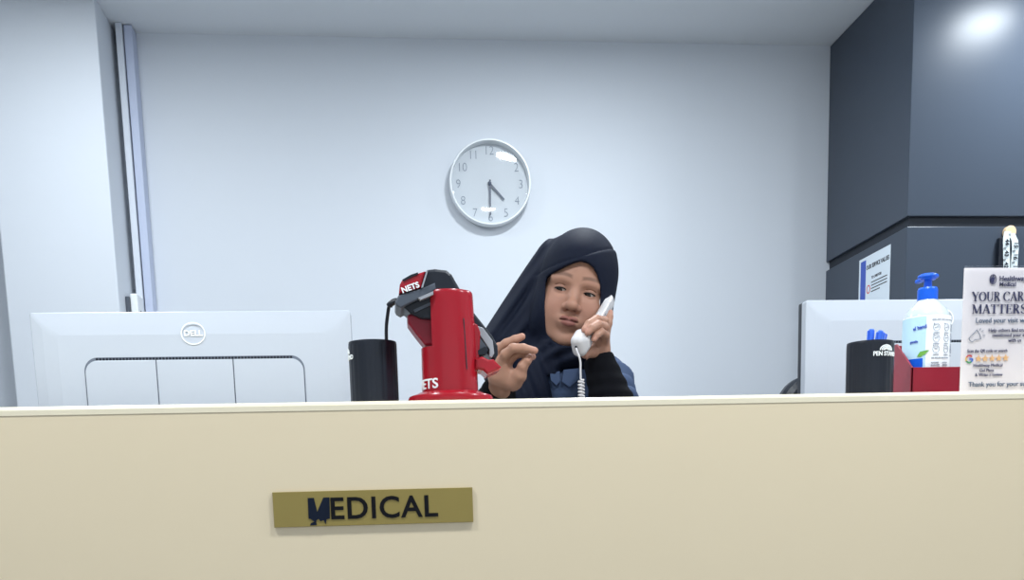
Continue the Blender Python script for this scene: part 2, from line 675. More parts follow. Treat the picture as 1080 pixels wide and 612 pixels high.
# tape measure on a wooden disc
th = at(1064.5, 245, YCF - .01)
e = empty('hanging_tape_measure', (th.x, YCF, th.z - .2), 'white measuring tape looped over a pale round hook on the slate cabinet', 'tape measure')
s_ = (YCF) / FPX
disc = prism([(.0165 * math.cos(a * PI / 16), .0165 * math.sin(a * PI / 16)) for a in range(32)], T(th.x, YCF - .012, th.z), -.008, .012, bev=.003)
part('hook', disc, M_wood, e)
def tape(pxs, y0):
    pts = [at(x, y, YCF - y0) for x, y in pxs]
    bm = bmesh.new(); r = []
    for i, p in enumerate(pts):
        wd = .0098
        r.append((bm.verts.new(p + Vector((-wd, 0, 0))), bm.verts.new(p + Vector((wd, 0, 0)))))
    for a, b in zip(r, r[1:]):
        bm.faces.new((a[0], a[1], b[1], b[0]))
    g = bmesh.ops.extrude_face_region(bm, geom=bm.faces[:])
    for v in g['geom']:
        if isinstance(v, bmesh.types.BMVert): v.co.y += .0012
    return bm2me(bm), pts
t1, p1 = tape([(1063, 244), (1061.5, 251), (1061.5, 262), (1061.8, 275), (1062, 290), (1062, 340)], .024)
t2, p2 = tape([(1067, 246), (1070.5, 254), (1071, 262), (1070, 275), (1069.5, 290), (1069, 340)], .024)
part('tape', t1, M_tape, e)
part('tape', t2, M_tape, e)
part('tape_shadow', box(p1[2].x - .02, p1[2].x + .026, YCF - .022, YCF - .004, p1[-1].z, p1[1].z + .002, bev=.002), M_black, e, label='black slab painting the shadow behind the tape')  # black slab stands in for the dark shadow beside and between the tapes
for pp, ds in ((p1, ('44', '43', '42', '41', '40')), (p2, ('15', '16', '17', '18', '19'))):
    nm = []
    for k, s in enumerate(ds):
        z = pp[1].z - .012 - .031 * k
        nm.append(text(s, .017, T(pp[2].x, YCF - .0262, z) @ Matrix.Rotation(PI / 2, 4, 'Y'), bold=.02))
        nm.append(box(pp[2].x - .009, pp[2].x - .001, YCF - .0265, YCF - .0245, z - .0165, z - .015))
    part('tape_numbers', merge(*nm), M_dark, e)

# ------------------------------------------------------------------ clock
cc = at(517, 193, YB - .03)
R = .5 * (at(560, 193, YB - .03).x - at(474, 193, YB - .03).x)
e = empty('wall_clock', (cc.x, YB, cc.z), 'round white wall clock with thin grey numerals', 'clock')
MX = T(cc.x, YB, cc.z) @ Matrix.Rotation(PI / 2, 4, 'X')        # lathe axis z -> -y
fr = lathe([(R * .9, .002), (R * .97, .002), (R, .012), (R, .036), (R * .985, .042), (R * .955, .042), (R * .945, .036), (R * .935, .012)], (0, 0, 0), 96, cap=False)
fr.transform(MX); part('frame', fr, M_clockframe, e, smooth=True)
fc = lathe([(0, .008), (R * .95, .008), (R * .95, .014), (0, .014)], (0, 0, 0), 96, cap=False)
fc.transform(MX); face_ = part('dial', fc, M_clockface, e)
for k in range(1, 13):
    a = math.radians(90 - 30 * k)
    part('numeral', text(str(k), R * .29, T(cc.x + R * .77 * math.cos(a), YB - .0146, cc.z + R * .77 * math.sin(a)), bold=-.016, sx=.9), M_numeral, face_)
def hand(L, wd, ang, y):
    me = prism([(-wd, -L * .12), (wd, -L * .12), (wd * .7, L), (-wd * .7, L)], T(cc.x, y, cc.z) @ Matrix.Rotation(math.radians(ang), 4, 'Y'), -.0008, .0008)
    return me
part('hour_hand', hand(R * .5, R * .028, 137, YB - .02), M_hand, e)
part('minute_hand', hand(R * .74, R * .022, 181, YB - .024), M_hand, e)
hb = lathe([(0, .014), (R * .035, .014), (R * .035, .028), (0, .029)], (0, 0, 0), 20, cap=False); hb.transform(MX)
part('hub', hb, M_hand, e)
# glass
mg = bpy.data.materials.new('clear_glass'); mg.use_nodes = True
n_ = mg.node_tree.nodes; l_ = mg.node_tree.links
n_.remove(n_['Principled BSDF'])
tr_ = n_.new('ShaderNodeBsdfTransparent'); gl_ = n_.new('ShaderNodeBsdfGlossy'); gl_.inputs['Roughness'].default_value = .03
fw_ = n_.new('ShaderNodeLayerWeight'); fw_.inputs[0].default_value = .5
fp_ = n_.new('ShaderNodeMath'); fp_.operation = 'POWER'; fp_.inputs[1].default_value = 4; l_.new(fw_.outputs['Facing'], fp_.inputs[0])
fz = n_.new('ShaderNodeMath'); fz.operation = 'MULTIPLY_ADD'; fz.inputs[1].default_value = .9; fz.inputs[2].default_value = .05; l_.new(fp_.outputs[0], fz.inputs[0]); mx_ = n_.new('ShaderNodeMixShader')
l_.new(fz.outputs[0], mx_.inputs[0]); l_.new(tr_.outputs[0], mx_.inputs[1]); l_.new(gl_.outputs[0], mx_.inputs[2])
l_.new(mx_.outputs[0], n_['Material Output'].inputs[0])
gp = [(R * .95 * math.sin(a * .1 * PI / 2), .034 + .004 * math.cos(a * .1 * PI / 2)) for a in range(11)]
gm = lathe(gp[::-1] + [(0.0, .0379)], (0, 0, 0), 96, cap=False); gm.transform(MX)
part('glass', gm, mg, e, smooth=True)

# ------------------------------------------------------------------ reception counter
YC = 1.5
ct = at(540, 420.5, YC).z
e = empty('reception_counter', (0, YC + .17, 0), 'long cream laminate reception counter across the foreground', 'counter')
prof = [(YC + .30, ct), (YC + .006, ct), (YC + .0018, ct - .0018), (YC, ct - .006), (YC, .0), (YC + .06, 0), (YC + .06, ct - .04), (YC + .30, ct - .04)]
def xprism(prof, x0, x1):
    bm = bmesh.new()
    a = [bm.verts.new((x0, p[0], p[1])) for p in prof]; b = [bm.verts.new((x1, p[0], p[1])) for p in prof]
    n = len(prof)
    bm.faces.new(a); bm.faces.new(b[::-1])
    for i in range(n): bm.faces.new((a[i], a[(i + 1) % n], b[(i + 1) % n], b[i]))
    return bm2me(bm)
M_ledge = mat('cream_ledge_highlight', srgb(232, 220, 192), .25, var=.01, scale=6)  # paler than the front panel: edge highlight put into the colour
part('front_panel', xprism([(YC, ct - .012), (YC, 0), (YC + .06, 0), (YC + .06, ct - .012)], -1.9, 1.9), M_cream, e)
part('ledge', xprism([(YC + .3, ct), (YC + .005, ct), (YC + .0012, ct - .0015), (YC - .0006, ct - .005), (YC - .0006, ct - .0118), (YC + .3, ct - .0118)], -1.9, 1.9), M_ledge, e)
part('end_panel', box(-1.9, -1.87, YC + .06, YC + .3, 0, ct - .0125), M_cream, e)
part('end_panel', box(1.87, 1.9, YC + .06, YC + .3, 0, ct - .0125), M_cream, e)
# staff desk
DZ = .76
e = empty('staff_desk', (0, 2.0, 0), 'low white staff desk behind the cream counter', 'desk')
part('desk_top', box(-1.8, 1.8, YC + .061, 2.13, DZ - .03, DZ, bev=.003), M_desk, e)
for x in (-1.75, 1.6):
    part('leg', box(x, x + .04, 1.6, 2.08, 0, DZ - .031, bev=.002), M_desk, e)

# brass sign
sc = [at(287, 519.5, YC), at(498, 514.3, YC), at(499, 550.5, YC), at(290, 557, YC)]
scx = sum(p.x for p in sc) / 4; scz = sum(p.z for p in sc) / 4
sw = (sc[1].x - sc[0].x + sc[2].x - sc[3].x) / 2; sh = (sc[0].z - sc[3].z + sc[1].z - sc[2].z) / 2
print('sign', sw, sh, [tuple(round(c, 3) for c in p) for p in sc], 'counter', ct, 'ceil', CEIL, 'XCAB', XCAB, 'YCF', YCF, 'col', XCOL0, XCOL, YCOL, 'refl', refl)
sign = top('door_sign_plate', prism([(-sw / 2, -sh / 2), (sw / 2, -sh / 2), (sw / 2, sh / 2), (-sw / 2, sh / 2)], T(scx, YC - .0022, scz), -.0015, .0015, bev=.0005), M_brass,
           (scx, YC - .001, scz), 'brass coloured MEDICAL name plate on the counter front', 'sign')
sign.name = 'name_plate'; WM['name_plate'] = Matrix.Translation((scx, YC - .001, scz))
l0 = at(355, 535, YC - .004); l1 = at(462, 533, YC - .004)
tm = text('EDICAL', 1.0, space=1.08, bold=.018, align='LEFT', ext=.0004)
xs = [v.co.x for v in tm.vertices]; zs_ = [v.co.z for v in tm.vertices]
th_ = at(400, 523.5, YC).z - at(400, 547, YC).z
fx = (l1.x - at(349, 535, YC - .004).x) / (max(xs) - min(xs)); fz_ = th_ / (max(zs_) - min(zs_))
tm.transform(T(at(349, 535, YC).x, YC - .0041, at(400, 547, YC).z) @ Matrix.Diagonal((fx, 1, fz_, 1)) @ T(-min(xs), 0, -min(zs_)))
part('lettering', tm, M_sign, sign)
def px_poly(pts, Y, d0, d1, mtl, name, par, **k):
    return part(name, pixprism(pts, Y, d0, d1), mtl, par, **k)
px_poly([(324.5, 525.5), (331, 525.3), (334.5, 540), (338, 532), (341, 525), (347.5, 524.8), (348, 547), (344.5, 548), (343.5, 553.5), (341.5, 549), (338, 550), (336, 547.5), (333.5, 549.5), (334, 554), (327, 554.5), (328, 552), (331.5, 550.5), (327.5, 547.5), (325.5, 547.5)],
        YC - .004, -.0006, .0006, M_peel, 'peeling_letter', sign, label='blue black letter M peeling at its foot')

# ------------------------------------------------------------------ monitors
def monitor(cx, yaw, ztop, Y, label):
    W_, H_ = .519, .310
    e = empty('computer_monitor', (cx, Y, DZ), label, 'monitor', 'silver monitors seen from behind')
    M0 = T(cx, Y, ztop - H_ / 2) @ RZ(yaw)
    part('screen_bezel', prism(rrect(W_, H_, .004), M0, .012, .03, bev=.002), M_black, e, label='black screen side')
    # rear shell, sloping in to a raised middle
    bm = bmesh.new()
    secs = [(W_, H_, .004, .0125), (W_, H_, .004, -.0062), (W_ * .996, H_ * .994, .004, -.0075), (W_ * .93, H_ * .86, .006, -.0105), (W_ * .84, H_ * .76, .008, -.0125)]
    rings = [[bm.verts.new((p[0], y, p[1])) for p in rrect(w_, h_, r_, 6)] for w_, h_, r_, y in secs]
    for a, b in zip(rings, rings[1:]):
        for i in range(len(a)):
            bm.faces.new((a[i], a[(i + 1) % len(a)], b[(i + 1) % len(b)], b[i]))
    bm.faces.new(rings[-1]); bm.faces.new(rings[0][::-1])
    bm.transform(M0)
    sh_ = part('rear_shell', bm2me(bm), M_mon, e)
    # cover: three panels under a vent line
    ctop = H_ / 2 - .078
    wC = .355
    def arch(x0, x1, z0, z1, rl, rr, n=8):
        pts = [(x0, z0), (x1, z0)]
        if rr: pts += [(x1 - rr + rr * math.cos(a * PI / 2 / n), z1 - rr + rr * math.sin(a * PI / 2 / n)) for a in range(n + 1)]
        else: pts.append((x1, z1))
        if rl: pts += [(x0 + rl + rl * math.cos(PI / 2 + a * PI / 2 / n), z1 - rl + rl * math.sin(PI / 2 + a * PI / 2 / n)) for a in range(n + 1)]
        else: pts.append((x0, z1))
        return pts
    part('cover_groove', prism(arch(-wC / 2 - .0015, wC / 2 + .0015, -H_ * .36, ctop + .0052, .022, .022), M0, -.0132, -.011), M_monline, sh_)
    for a, b, rl, rr in ((-wC / 2, -.0635, .02, 0), (-.0625, .0615, 0, 0), (.0625, wC / 2, 0, .02)):
        part('cover_panel', prism(arch(a + .0003, b - .0003, -H_ * .355, ctop, rl, rr), M0, -.0152, -.0128, bev=.0006), M_mon, sh_)
    vs = []
    for k in range(60):
        x = -wC / 2 + .02 + (wC - .04) * k / 59
        vs.append(box(x - .0019, x + .0019, -.0138, -.0128, ctop + .0004, ctop + .0042, M=M0))
    part('vent_slots', merge(*vs), M_black, sh_)
    lz = H_ / 2 - .036
    lg = [ringmesh(0, lz, .0165, .0182, -.0005, .0005, 48, 1.1), text('DELL', .0125, T(0, -.0001, lz), bold=.03, sx=1.1)]
    for m_ in lg: m_.transform(M0 @ T(0, -.0133, 0))
    part('logo', merge(*lg), M_logo, sh_, label='white ring logo')
    # stand
    part('stand_neck', box(-.035, .035, .03, .05, -(ztop - H_ / 2 - DZ) + .012, 0, bev=.004, M=M0), M_mon, e)
    part('stand_base', box(-.12, .12, -.07, .13, -(ztop - H_ / 2 - DZ) + .0005, -(ztop - H_ / 2 - DZ) + .012, bev=.004, M=M0), M_mon, e)
    return e
ym = 1.9
zt = at(205, 329.5, ym).z
monitor(at(205, 350, ym).x, 0, zt, ym, 'silver monitor back with round logo at the left end of the counter')
ym2 = 2.0
monitor((at(843, 330, 1.955).x + .269), 0, at(930, 317, 1.955).z, 1.955, 'silver monitor back behind the pen cup and sanitiser bottle')

# ------------------------------------------------------------------ pen cups
def pencup(cx, cy, r, h, ang, label):
    e = empty('pen_cup', (cx, cy, ct), label, 'pen holder', 'black fluted pen cups')
    fl = lambda a, z: 1 + .012 * abs(math.sin(a * 11)) if 0.004 < z < h - .006 else 1.006
    pr = [(r * .97, .0), (r, .003), (r, .005), (r, h * .5), (r, h - .007), (r, h - .003), (r * .985, h), (r * .93, h), (r * .92, h - .003), (r * .92, .006)]
    cup = part('cup', lathe(pr, (cx, cy, ct), 132, rfun=fl), M_black, e)
    s1 = [text('PEN STAND', r * .26, T(0, 0, h * .76), bold=.02, sx=.9)]
    for k in range(3):
        n = 14; rr0 = r * (.13 + .07 * k)
        pts = [(rr0 * 1.2 * math.cos(PI * i / n), h * .82 + rr0 * math.sin(PI * i / n) * .8) for i in range(n + 1)]
        for a_, b_ in zip(pts, pts[1:]): s1.append(strip(a_, b_, r * .045))
    s1.append(prism([(-r * .25, h * .82), (r * .3, h * .82), (r * .22, h * .85), (-.0 * r, h * .86)], Matrix.Identity(4), -.0003, .0003))
    lt = merge(*s1)
    wrap(lt, r * 1.013 + .0006, (cx, cy, ct), a0=ang)
    part('lettering', lt, M_label, cup)
    return e
YP = 1.62
c0 = at(394.5, 400, YP); rcup = .5 * (at(419.5, 400, YP).x - at(369, 400, YP).x)
pencup(c0.x, YP, rcup, at(393, 358, YP - rcup * .9).z - ct, -PI / 2 - 1.52, 'black pen cup beside the red terminal stand')
YP2 = 1.63
c1 = at(917, 400, YP2); rc2 = .48 * (at(941, 400, YP2).x - at(893.5, 400, YP2).x)
pencup(c1.x, YP2, rc2, at(917, 358.5, YP2 - rc2 * .9).z - ct, -PI / 2 + .30, 'black fluted pen cup with lettering holding blue pens')
for k, (dx, dy, lx, ly, lab) in enumerate(((.006, .0, .010, .0, 'blue pen in the lettered cup, leaning right'), (-.004, .008, -.001, .0, 'blue pen in the lettered cup, standing tallest'), (.012, .01, .018, .002, 'blue pen in the lettered cup, nearest its rim'))):
    b0 = Vector((c1.x + dx * .2, YP2 + dy * .5, ct + .012))
    z1 = [at(926, 349, YP2).z, at(926, 346.5, YP2).z, at(926, 350, YP2).z][k]
    b1 = Vector((c1.x + lx + .006, YP2 + dy, z1))
    e = empty('pen', b0, lab, 'pen', 'blue pens in the cup')
    part('barrel', tube([b0, b0.lerp(b1, .7)], .0038, 12), M_pen, e)
    part('cap', tube([b0.lerp(b1, .68), b0.lerp(b1, .98), b1], .0046, 12, radii=[.0046, .0046, .0036]), M_pen, e)
    u = (b1 - b0).normalized(); off = Vector((-.0062 if k != 2 else .0062, -.002, 0))
    part('clip', tube([b1 + off * .3 - u * .002, b1 + off - u * .003, b1 + off - u * .035], .0013, 8), M_pen, e)

# ------------------------------------------------------------------ red terminal stand
YT = 1.59
tc = at(475, 400, YT); 
rl = .5 * (at(504, 400, YT).x - at(445, 400, YT).x)
cxT = .5 * (at(504, 400, YT).x + at(445, 400, YT).x)
e = empty('terminal_stand', (cxT, YT, ct), 'glossy red cylindrical card terminal stand on the counter', 'stand')
rb = .5 * (at(522, 418, YT).x - at(432.5, 418, YT).x)
part('base', lathe([(rb * .97, 0), (rb, .003), (rb, .009), (rb * .97, .0125), (rb * .8, .016), (rl * 1.1, .018)], (cxT, YT, ct), 96), M_red, e, smooth=True)
hs = at(447, 366, YT - rl * .5).z - ct
ht = at(476, 303.5, YT - rl).z - ct
colb = lathe([(rl, .018), (rl * .993, hs * .5), (rl * .985, hs)], (cxT, YT, ct), 96)
clm = part('column_base', colb, M_red, e, smooth=True)
# upper shell: front part of the cylinder, open to the left
bm = bmesh.new()
xcut = at(454.5, 330, YT - rl * .8).x
r1 = rl * .93
rings = []
for z, rr in [(hs - .001, rl * .985), (hs + .02, rl * .972), (ht * .8, rl * .925), (ht - .005, rl * .905), (ht - .0015, rl * .895), (ht, rl * .87)]:
    ring = []
    a0 = -PI + math.acos(min(1, (cxT - xcut) / rr)); a1 = PI - math.acos(min(1, (cxT - xcut) / rr)) - .9
    for i in range(60):
        a = a0 + (a1 - a0) * i / 59
        ring.append(bm.verts.new((cxT + rr * math.cos(a), YT + rr * math.sin(a), ct + z - (.004 * (math.cos(a) > 2)))))
    rings.append(ring)
for a, b in zip(rings, rings[1:]):
    for i in range(59): bm.faces.new((a[i], a[i + 1], b[i + 1], b[i]))
    bm.faces.new((a[59], a[0], b[0], b[59]))
bm.faces.new(rings[-1]); bm.faces.new(rings[0][::-1])
part('column', bm2me(bm), M_red, e, smooth=True)
m_ = strip((0, 0), (0.0014, -.069), .0014)
ps = at(490, 335, YT - rl)
wrap(m_, rl * .952, (cxT, YT, ps.z), a0=-PI / 2 + math.asin((ps.x - cxT) / rl), taper=lambda z: .0003 - (z + .035) * .35 * 0 - z * .03)
part('slit', m_, M_gap, clm)
tn = text('NETS', .019, bold=.02, sx=1.15, align='RIGHT', ext=.0006)
pe = at(462.5, 404, YT - rl)
wrap(tn, rl * .992 + .0003, (cxT, YT, pe.z), a0=-PI / 2 + math.asin((pe.x - cxT) / rl))
part('lettering', tn, M_label, clm)
part('cradle', pixprism([(429.5, 334), (430, 342), (438, 353), (448, 365.5), (470, 366), (480, 340), (470, 332), (440, 331)], YT, -.012, .035, bev=.003), M_red2, e)
part('side_rail', pixprism([(496, 340), (503, 344), (506, 352), (504.5, 384), (503, 392), (490, 392)], YT, -.012, .02, bev=.002), M_red, e)
part('front_lip', pixprism([(500, 381), (507, 378), (514, 381.5), (519, 381), (527.5, 389.5), (525, 392), (513, 397), (508, 392.5), (500, 391)], YT, -.022, .03, bev=.003), M_red, e)

# card terminal
e = empty('card_terminal', at(470, 365, YT), 'black card payment terminal with red end held in the red stand', 'card terminal')
YK = YT + .002
part('housing', pixprism([(443, 309), (447, 293), (450, 289.5), (458, 288.6), (470, 290), (475, 294), (480, 303), (484, 310), (470, 335), (456, 312)], YK, -.032, .045, bev=.004), M_black, e)
part('keypad_side', pixprism([(474, 318), (479, 302), (500, 331), (519, 355), (524.5, 365), (525, 375), (522, 380.5), (518, 379), (508, 366), (485, 340)], YK, -.006, .045, bev=.003), M_black, e)
part('end_cap', pixprism([(420.5, 314.5), (421.5, 305), (424, 300.5), (433, 296), (448, 291.3), (443.2, 308.5)], YK, -.034, .042, bev=.003), M_red, e, label='glossy red end cap')
part('end_trim', pixprism([(424, 300.6), (433, 295.5), (440, 293.2), (440.5, 295), (433.5, 298), (425, 302.4)], YK, -.0355, .04), M_black, e)
part('silver_trim', pixprism([(443.5, 309), (449, 291.5), (450.6, 291), (445.3, 308.8)], YK, -.0365, .04), M_lgrey, e)
part('base_plate', pixprism([(416.5, 323.5), (420, 316.5), (444, 309), (458, 303), (459, 310), (449, 316), (422.5, 329.5), (418, 327)], YK, -.033, .045, bev=.002), M_grey, e)
part('printer_bay', pixprism([(425, 327), (446, 317), (460, 310), (466, 328), (460, 340), (444, 339), (433, 334)], YK, -.024, .04, bev=.002), M_black, e)
part('bay_latch', pixprism([(436, 330.5), (455, 322), (455, 325), (437, 333.5)], YK, -.028, -.02), M_grey, e)
part('bay_latch', pixprism([(440, 319.5), (456, 312.5), (456, 316), (443, 321.5)], YK, -.0365, -.02), M_lgrey, e)
part('side_frame', pixprism([(499, 344), (503, 345), (509, 347.5), (519, 361), (520.5, 374), (518, 378.5), (515, 378), (515.5, 370), (506, 356), (499, 350)], YK, -.012, -.004, bev=.001), M_lgrey, e, label='light grey side frame')
part('card_slot', pixprism([(500, 352), (505, 357), (513, 367), (512, 374.5), (504, 375.5), (500, 372)], YK, -.011, .01), M_grey, e)
part('card_guide', pixprism([(503, 371), (511, 367), (514, 370), (512, 375.5), (503.5, 375.5)], YK, -.014, -.008), M_black, e)
tl = text('NETS', .0105, bold=.03, sx=1.05)
p_ = at(432.8, 303.5, YK - .035)
tl.transform(T(p_.x, YK - .0345, p_.z) @ Matrix.Rotation(math.radians(-19), 4, 'Y') @ Matrix.Shear('XY', 4, (0, 0)))
part('lettering', tl, M_label, e)
# power cable drooping behind the cup
cb = spline([at(423, 319, 1.665), at(417, 318, 1.667), at(411, 322, 1.67), at(409, 331, 1.675), at(407.5, 345, 1.68), at(407.5, 358, 1.685), at(408, 385, 1.70), at(409, 410, 1.72)] + [Vector((at(409, 410, 1.72).x, 1.74, ct + .004)), Vector((at(409, 410, 1.72).x, 1.79, ct + .004)), Vector((at(409, 410, 1.72).x, 1.815, ct - .06)), Vector((at(409, 410, 1.72).x, 1.82, DZ + .02))], 8)
rad = [.0048 if i < 18 else .0026 for i in range(len(cb))]
e2 = empty('power_cable', cb[-1], 'black cable drooping from the card terminal behind the pen cup', 'cable')
part('cord', tube(cb, .003, 12, radii=rad), M_black, e2)

# ------------------------------------------------------------------ sanitiser in the red tray
YS = 1.70
tx0 = at(960, 395, YS - .045).x; tx1 = at(1022, 395, YS - .045).x; txl = at(941, 395, YS + .05).x
zf = at(985, 387.5, YS - .045).z; zbk = at(945, 365, YS + .05).z
e = empty('organiser_tray', ((tx0 + tx1) / 2, YS, ct), 'dark red open tray holding the sanitiser bottle', 'tray')
y0, y1 = YS - .048, YS + .052
part('front_wall', box(tx0, tx1, y0, y0 + .003, ct + .0005, zf, bev=.0006), M_red2, e)
def sidew(x):
    return xprism([(y0, ct + .0005), (y1, ct + .0005), (y1, zbk), (y1 - .02, zbk), (y0, zf)], x, x + .003)
s1_ = sidew(tx0)
# side wall splays outwards towards the back
for v in s1_.vertices:
    v.co.x -= (tx0 - txl) * max(0, (v.co.y - y0)) / (y1 - y0)
part('side_wall', s1_, M_red2, e)
part('side_wall', box(tx1 - .003, tx1, y0 + .003, y1 - .003, ct + .0005, zf, bev=.0006), M_red2, e)
part('back_wall', box(txl + .003, tx1, y1 - .003, y1, ct + .0005, zf, bev=.0006), M_red2, e)
part('back_upstand', box(txl + .003, txl + .03, y1 - .003, y1, zf, zbk, bev=.0006), M_red2, e)
part('bottom', box(tx0 - .005, tx1, y0 + .003, y1 - .003, ct + .0005, ct + .003), M_red2, e)

bx = at(976, 380, YS).x; rbt = .5 * (at(998.5, 360, YS).x - at(953.5, 360, YS).x)
bz = ct + .0035
zsh = at(976, 335, YS).z - bz; zneck = at(976, 318.5, YS).z - bz
e = empty('sanitiser_bottle', (bx, YS, bz), 'white hand sanitiser pump bottle with blue pump in the red tray', 'bottle')
pr = [(rbt * .9, 0), (rbt * .98, .004), (rbt, .01), (rbt, zsh * .93), (rbt * .985, zsh * .98), (rbt * .93, zsh + .004), (rbt * .8, zsh + .012), (rbt * .62, zsh + .018), (rbt * .47, zneck - .001), (rbt * .42, zneck + .002), (rbt * .42, zneck + .008)]
bt = part('bottle_body', lathe(pr, (bx, YS, bz), 64), M_bottle, e, smooth=True)
zl0 = .014; zl1 = at(976, 336, YS).z - bz
A0 = -PI / 2
def onb(me, dy=0): return wrap(me, rbt + .0005 + dy, (bx, YS, bz), a0=A0)
part('label', onb(gridpatch(-PI * rbt * .9, PI * rbt * .9, zl0, zl1, 64, 2)), M_label, bt, smooth=True)
xa = lambda px: rbt * math.asin(max(-1, min(1, (at(px, 360, YS).x - bx) / rbt)))
zz = lambda py: at(976, py, YS - rbt * .8).z - bz
part('label_band', onb(gridpatch(-PI * rbt * .62, xa(966), zl0, zl1 - .002, 30, 2), .0003), M_labelb, bt, smooth=True, label='pale blue label panel')
part('label_block', onb(gridpatch(-PI * rbt * .62, xa(964), zl0, zz(378), 30, 2), .0006), M_blue, bt, smooth=True, label='blue label block')
part('label_leaf', onb(prism([(xa(960), zz(376)), (xa(962), zz(371)), (xa(967), zz(370)), (xa(969), zz(370)), (xa(966), zz(374)), (xa(962.5), zz(376.5))], Matrix.Identity(4), -.0012, -.0002)), M_green, bt)
tt = [text('al hand', .0075, T(xa(961), 0, zz(345.5)) @ Matrix.Rotation(math.radians(-8), 4, 'Y'), bold=.03),
      text('gentle', .0055, T(xa(957.5), 0, zz(360)), bold=.02)]
part('label_title', onb(merge(*tt), .001), M_blueink, bt)
tt = []
for i, pxx in enumerate((975.5, 987, 995.5)):
    for j, pyy in enumerate((346, 357.5, 369)):
        X_, Z_ = xa(pxx), zz(pyy)
        tt.append(ringmesh(X_, Z_, .0052, .0057, n=20))
        tt.append(strip((X_ - .003, Z_ - .001 + .001 * j), (X_ + .003, Z_ + .0015 - .001 * i), .0008))
        tt.append(strip((X_ - .005, Z_ + .0055), (X_ - .0035, Z_ + .0055), .0018))
        tt.append(strip((X_ - .005, Z_ - .0085), (X_ + .005, Z_ - .0085), .0009))
for y_, a_, b_ in ((337.8, 971, 996), (378, 971, 991), (383, 971, 979), (383, 983, 989), (385.6, 971, 980), (385.6, 983, 990)):
    n = 6
    for k in range(n):
        x0_ = xa(a_) + (xa(b_) - xa(a_)) * k / n; x1_ = xa(a_) + (xa(b_) - xa(a_)) * (k + .8) / n
        tt.append(strip((x0_, zz(y_)), (x1_, zz(y_)), .0011))
part('label_print', onb(merge(*tt), .0008), M_lprint, bt)
zc0 = zneck + .002
zc1 = at(976, 304, YS).z - bz; zh0 = at(976, 295.5, YS).z - bz; zh1 = at(976, 290, YS).z - bz
rc_ = .5 * (at(987, 310, YS).x - at(967.3, 310, YS).x)
pc = part('pump_collar', lathe([(rc_, zc0), (rc_, zc1 - .003), (rc_ * .9, zc1), (rc_ * .5, zc1 + .001)], (bx, YS, bz), 48, rfun=lambda a, z: 1 + .015 * math.sin(a * 24)), M_blue, e)
part('pump_stem', lathe([(.0065, zc1 - .002), (.006, zh0 - .001), (.008, zh0 + .001)], (bx, YS, bz), 24), M_blue, pc)
hm = merge(lathe([(.011, zh0), (.0135, zh0 + .0025), (.0135, zh1 - .001), (.011, zh1 + .0005)], (bx, YS, bz), 32),
           lathe([(.012, zh0 + .0015), (.0155, zh0 + .003), (.0162, zh0 + .0045), (.0155, zh1 - .001), (.012, zh1 + .0008)], (bx, YS, bz), 40),
           box(bx - .005, bx + .005, YS, YS + .036, bz + zh0 + .001, bz + zh1 - .001, bev=.002))
part('pump_head', hm, M_blue, pc)

# ------------------------------------------------------------------ appointment poster in a clear stand
YA = 1.60
pa, pb = at(1016.5, 282, YA), at(1013.6, 409.5, YA)
pw_ = .152; hp = pa.z - ct - .002
pcx = (pa.x + pb.x) / 2 + pw_ / 2
e = top('poster_stand', box(pcx - pw_ / 2, pcx + pw_ / 2, YA, YA + .002, ct + .001, ct + .001 + hp), M_paper, (pcx, YA, ct), 'blush paper poster in clear stand asking patients for reviews', 'poster')
M_acr = mg
part('stand_foot', box(pcx - pw_ / 2, pcx + pw_ / 2, YA + .003, YA + .06, ct + .0005, ct + .003), M_white, e)
part('clear_sleeve', merge(box(pcx - pw_ / 2 - .002, pcx + pw_ / 2 + .002, YA - .0032, YA - .0022, ct + .0005, ct + hp + .003)), M_acr, e)
px_ = lambda px: at(px, 340, YA).x
def pz(px, py): return at(px, py, YA).z
def pt(s, px, py, size, m, name, bold=.0, align='LEFT', sx=1.0):
    me = text(s, size, T(at(px, py, YA).x, YA - .0012, pz(px, py)), bold=bold, align=align, sx=sx)
    return part(name, me, m, e)
K = YA / FPX
pt('Healthway', 1053.5, 294.2, 7.2 * K, M_navy, 'printed_text', .01)
pt('Medical', 1053.5, 300.3, 6.2 * K, M_navy, 'printed_text', .01)
lc = at(1047, 294.8, YA)
lgm = [ringmesh(0, 0, .0063, .0072, -.0006, .0004, 32, .75), prism([(-.0032, .003), (.0032, .003), (.0012, -.0055), (-.0012, -.0055)], Matrix.Identity(4), -.0006, .0004),
       prism([(.0013 * math.cos(a * PI / 6), .0048 + .0013 * math.sin(a * PI / 6)) for a in range(12)], Matrix.Identity(4), -.0006, .0004),
       prism([(-.0050, -.004), (-.0035, .002), (-.0015, -.0055)], Matrix.Identity(4), -.0006, .0004)]
lm = merge(*lgm); lm.transform(T(lc.x, YA - .001, lc.z))
part('printed_logo', lm, M_navy, e)
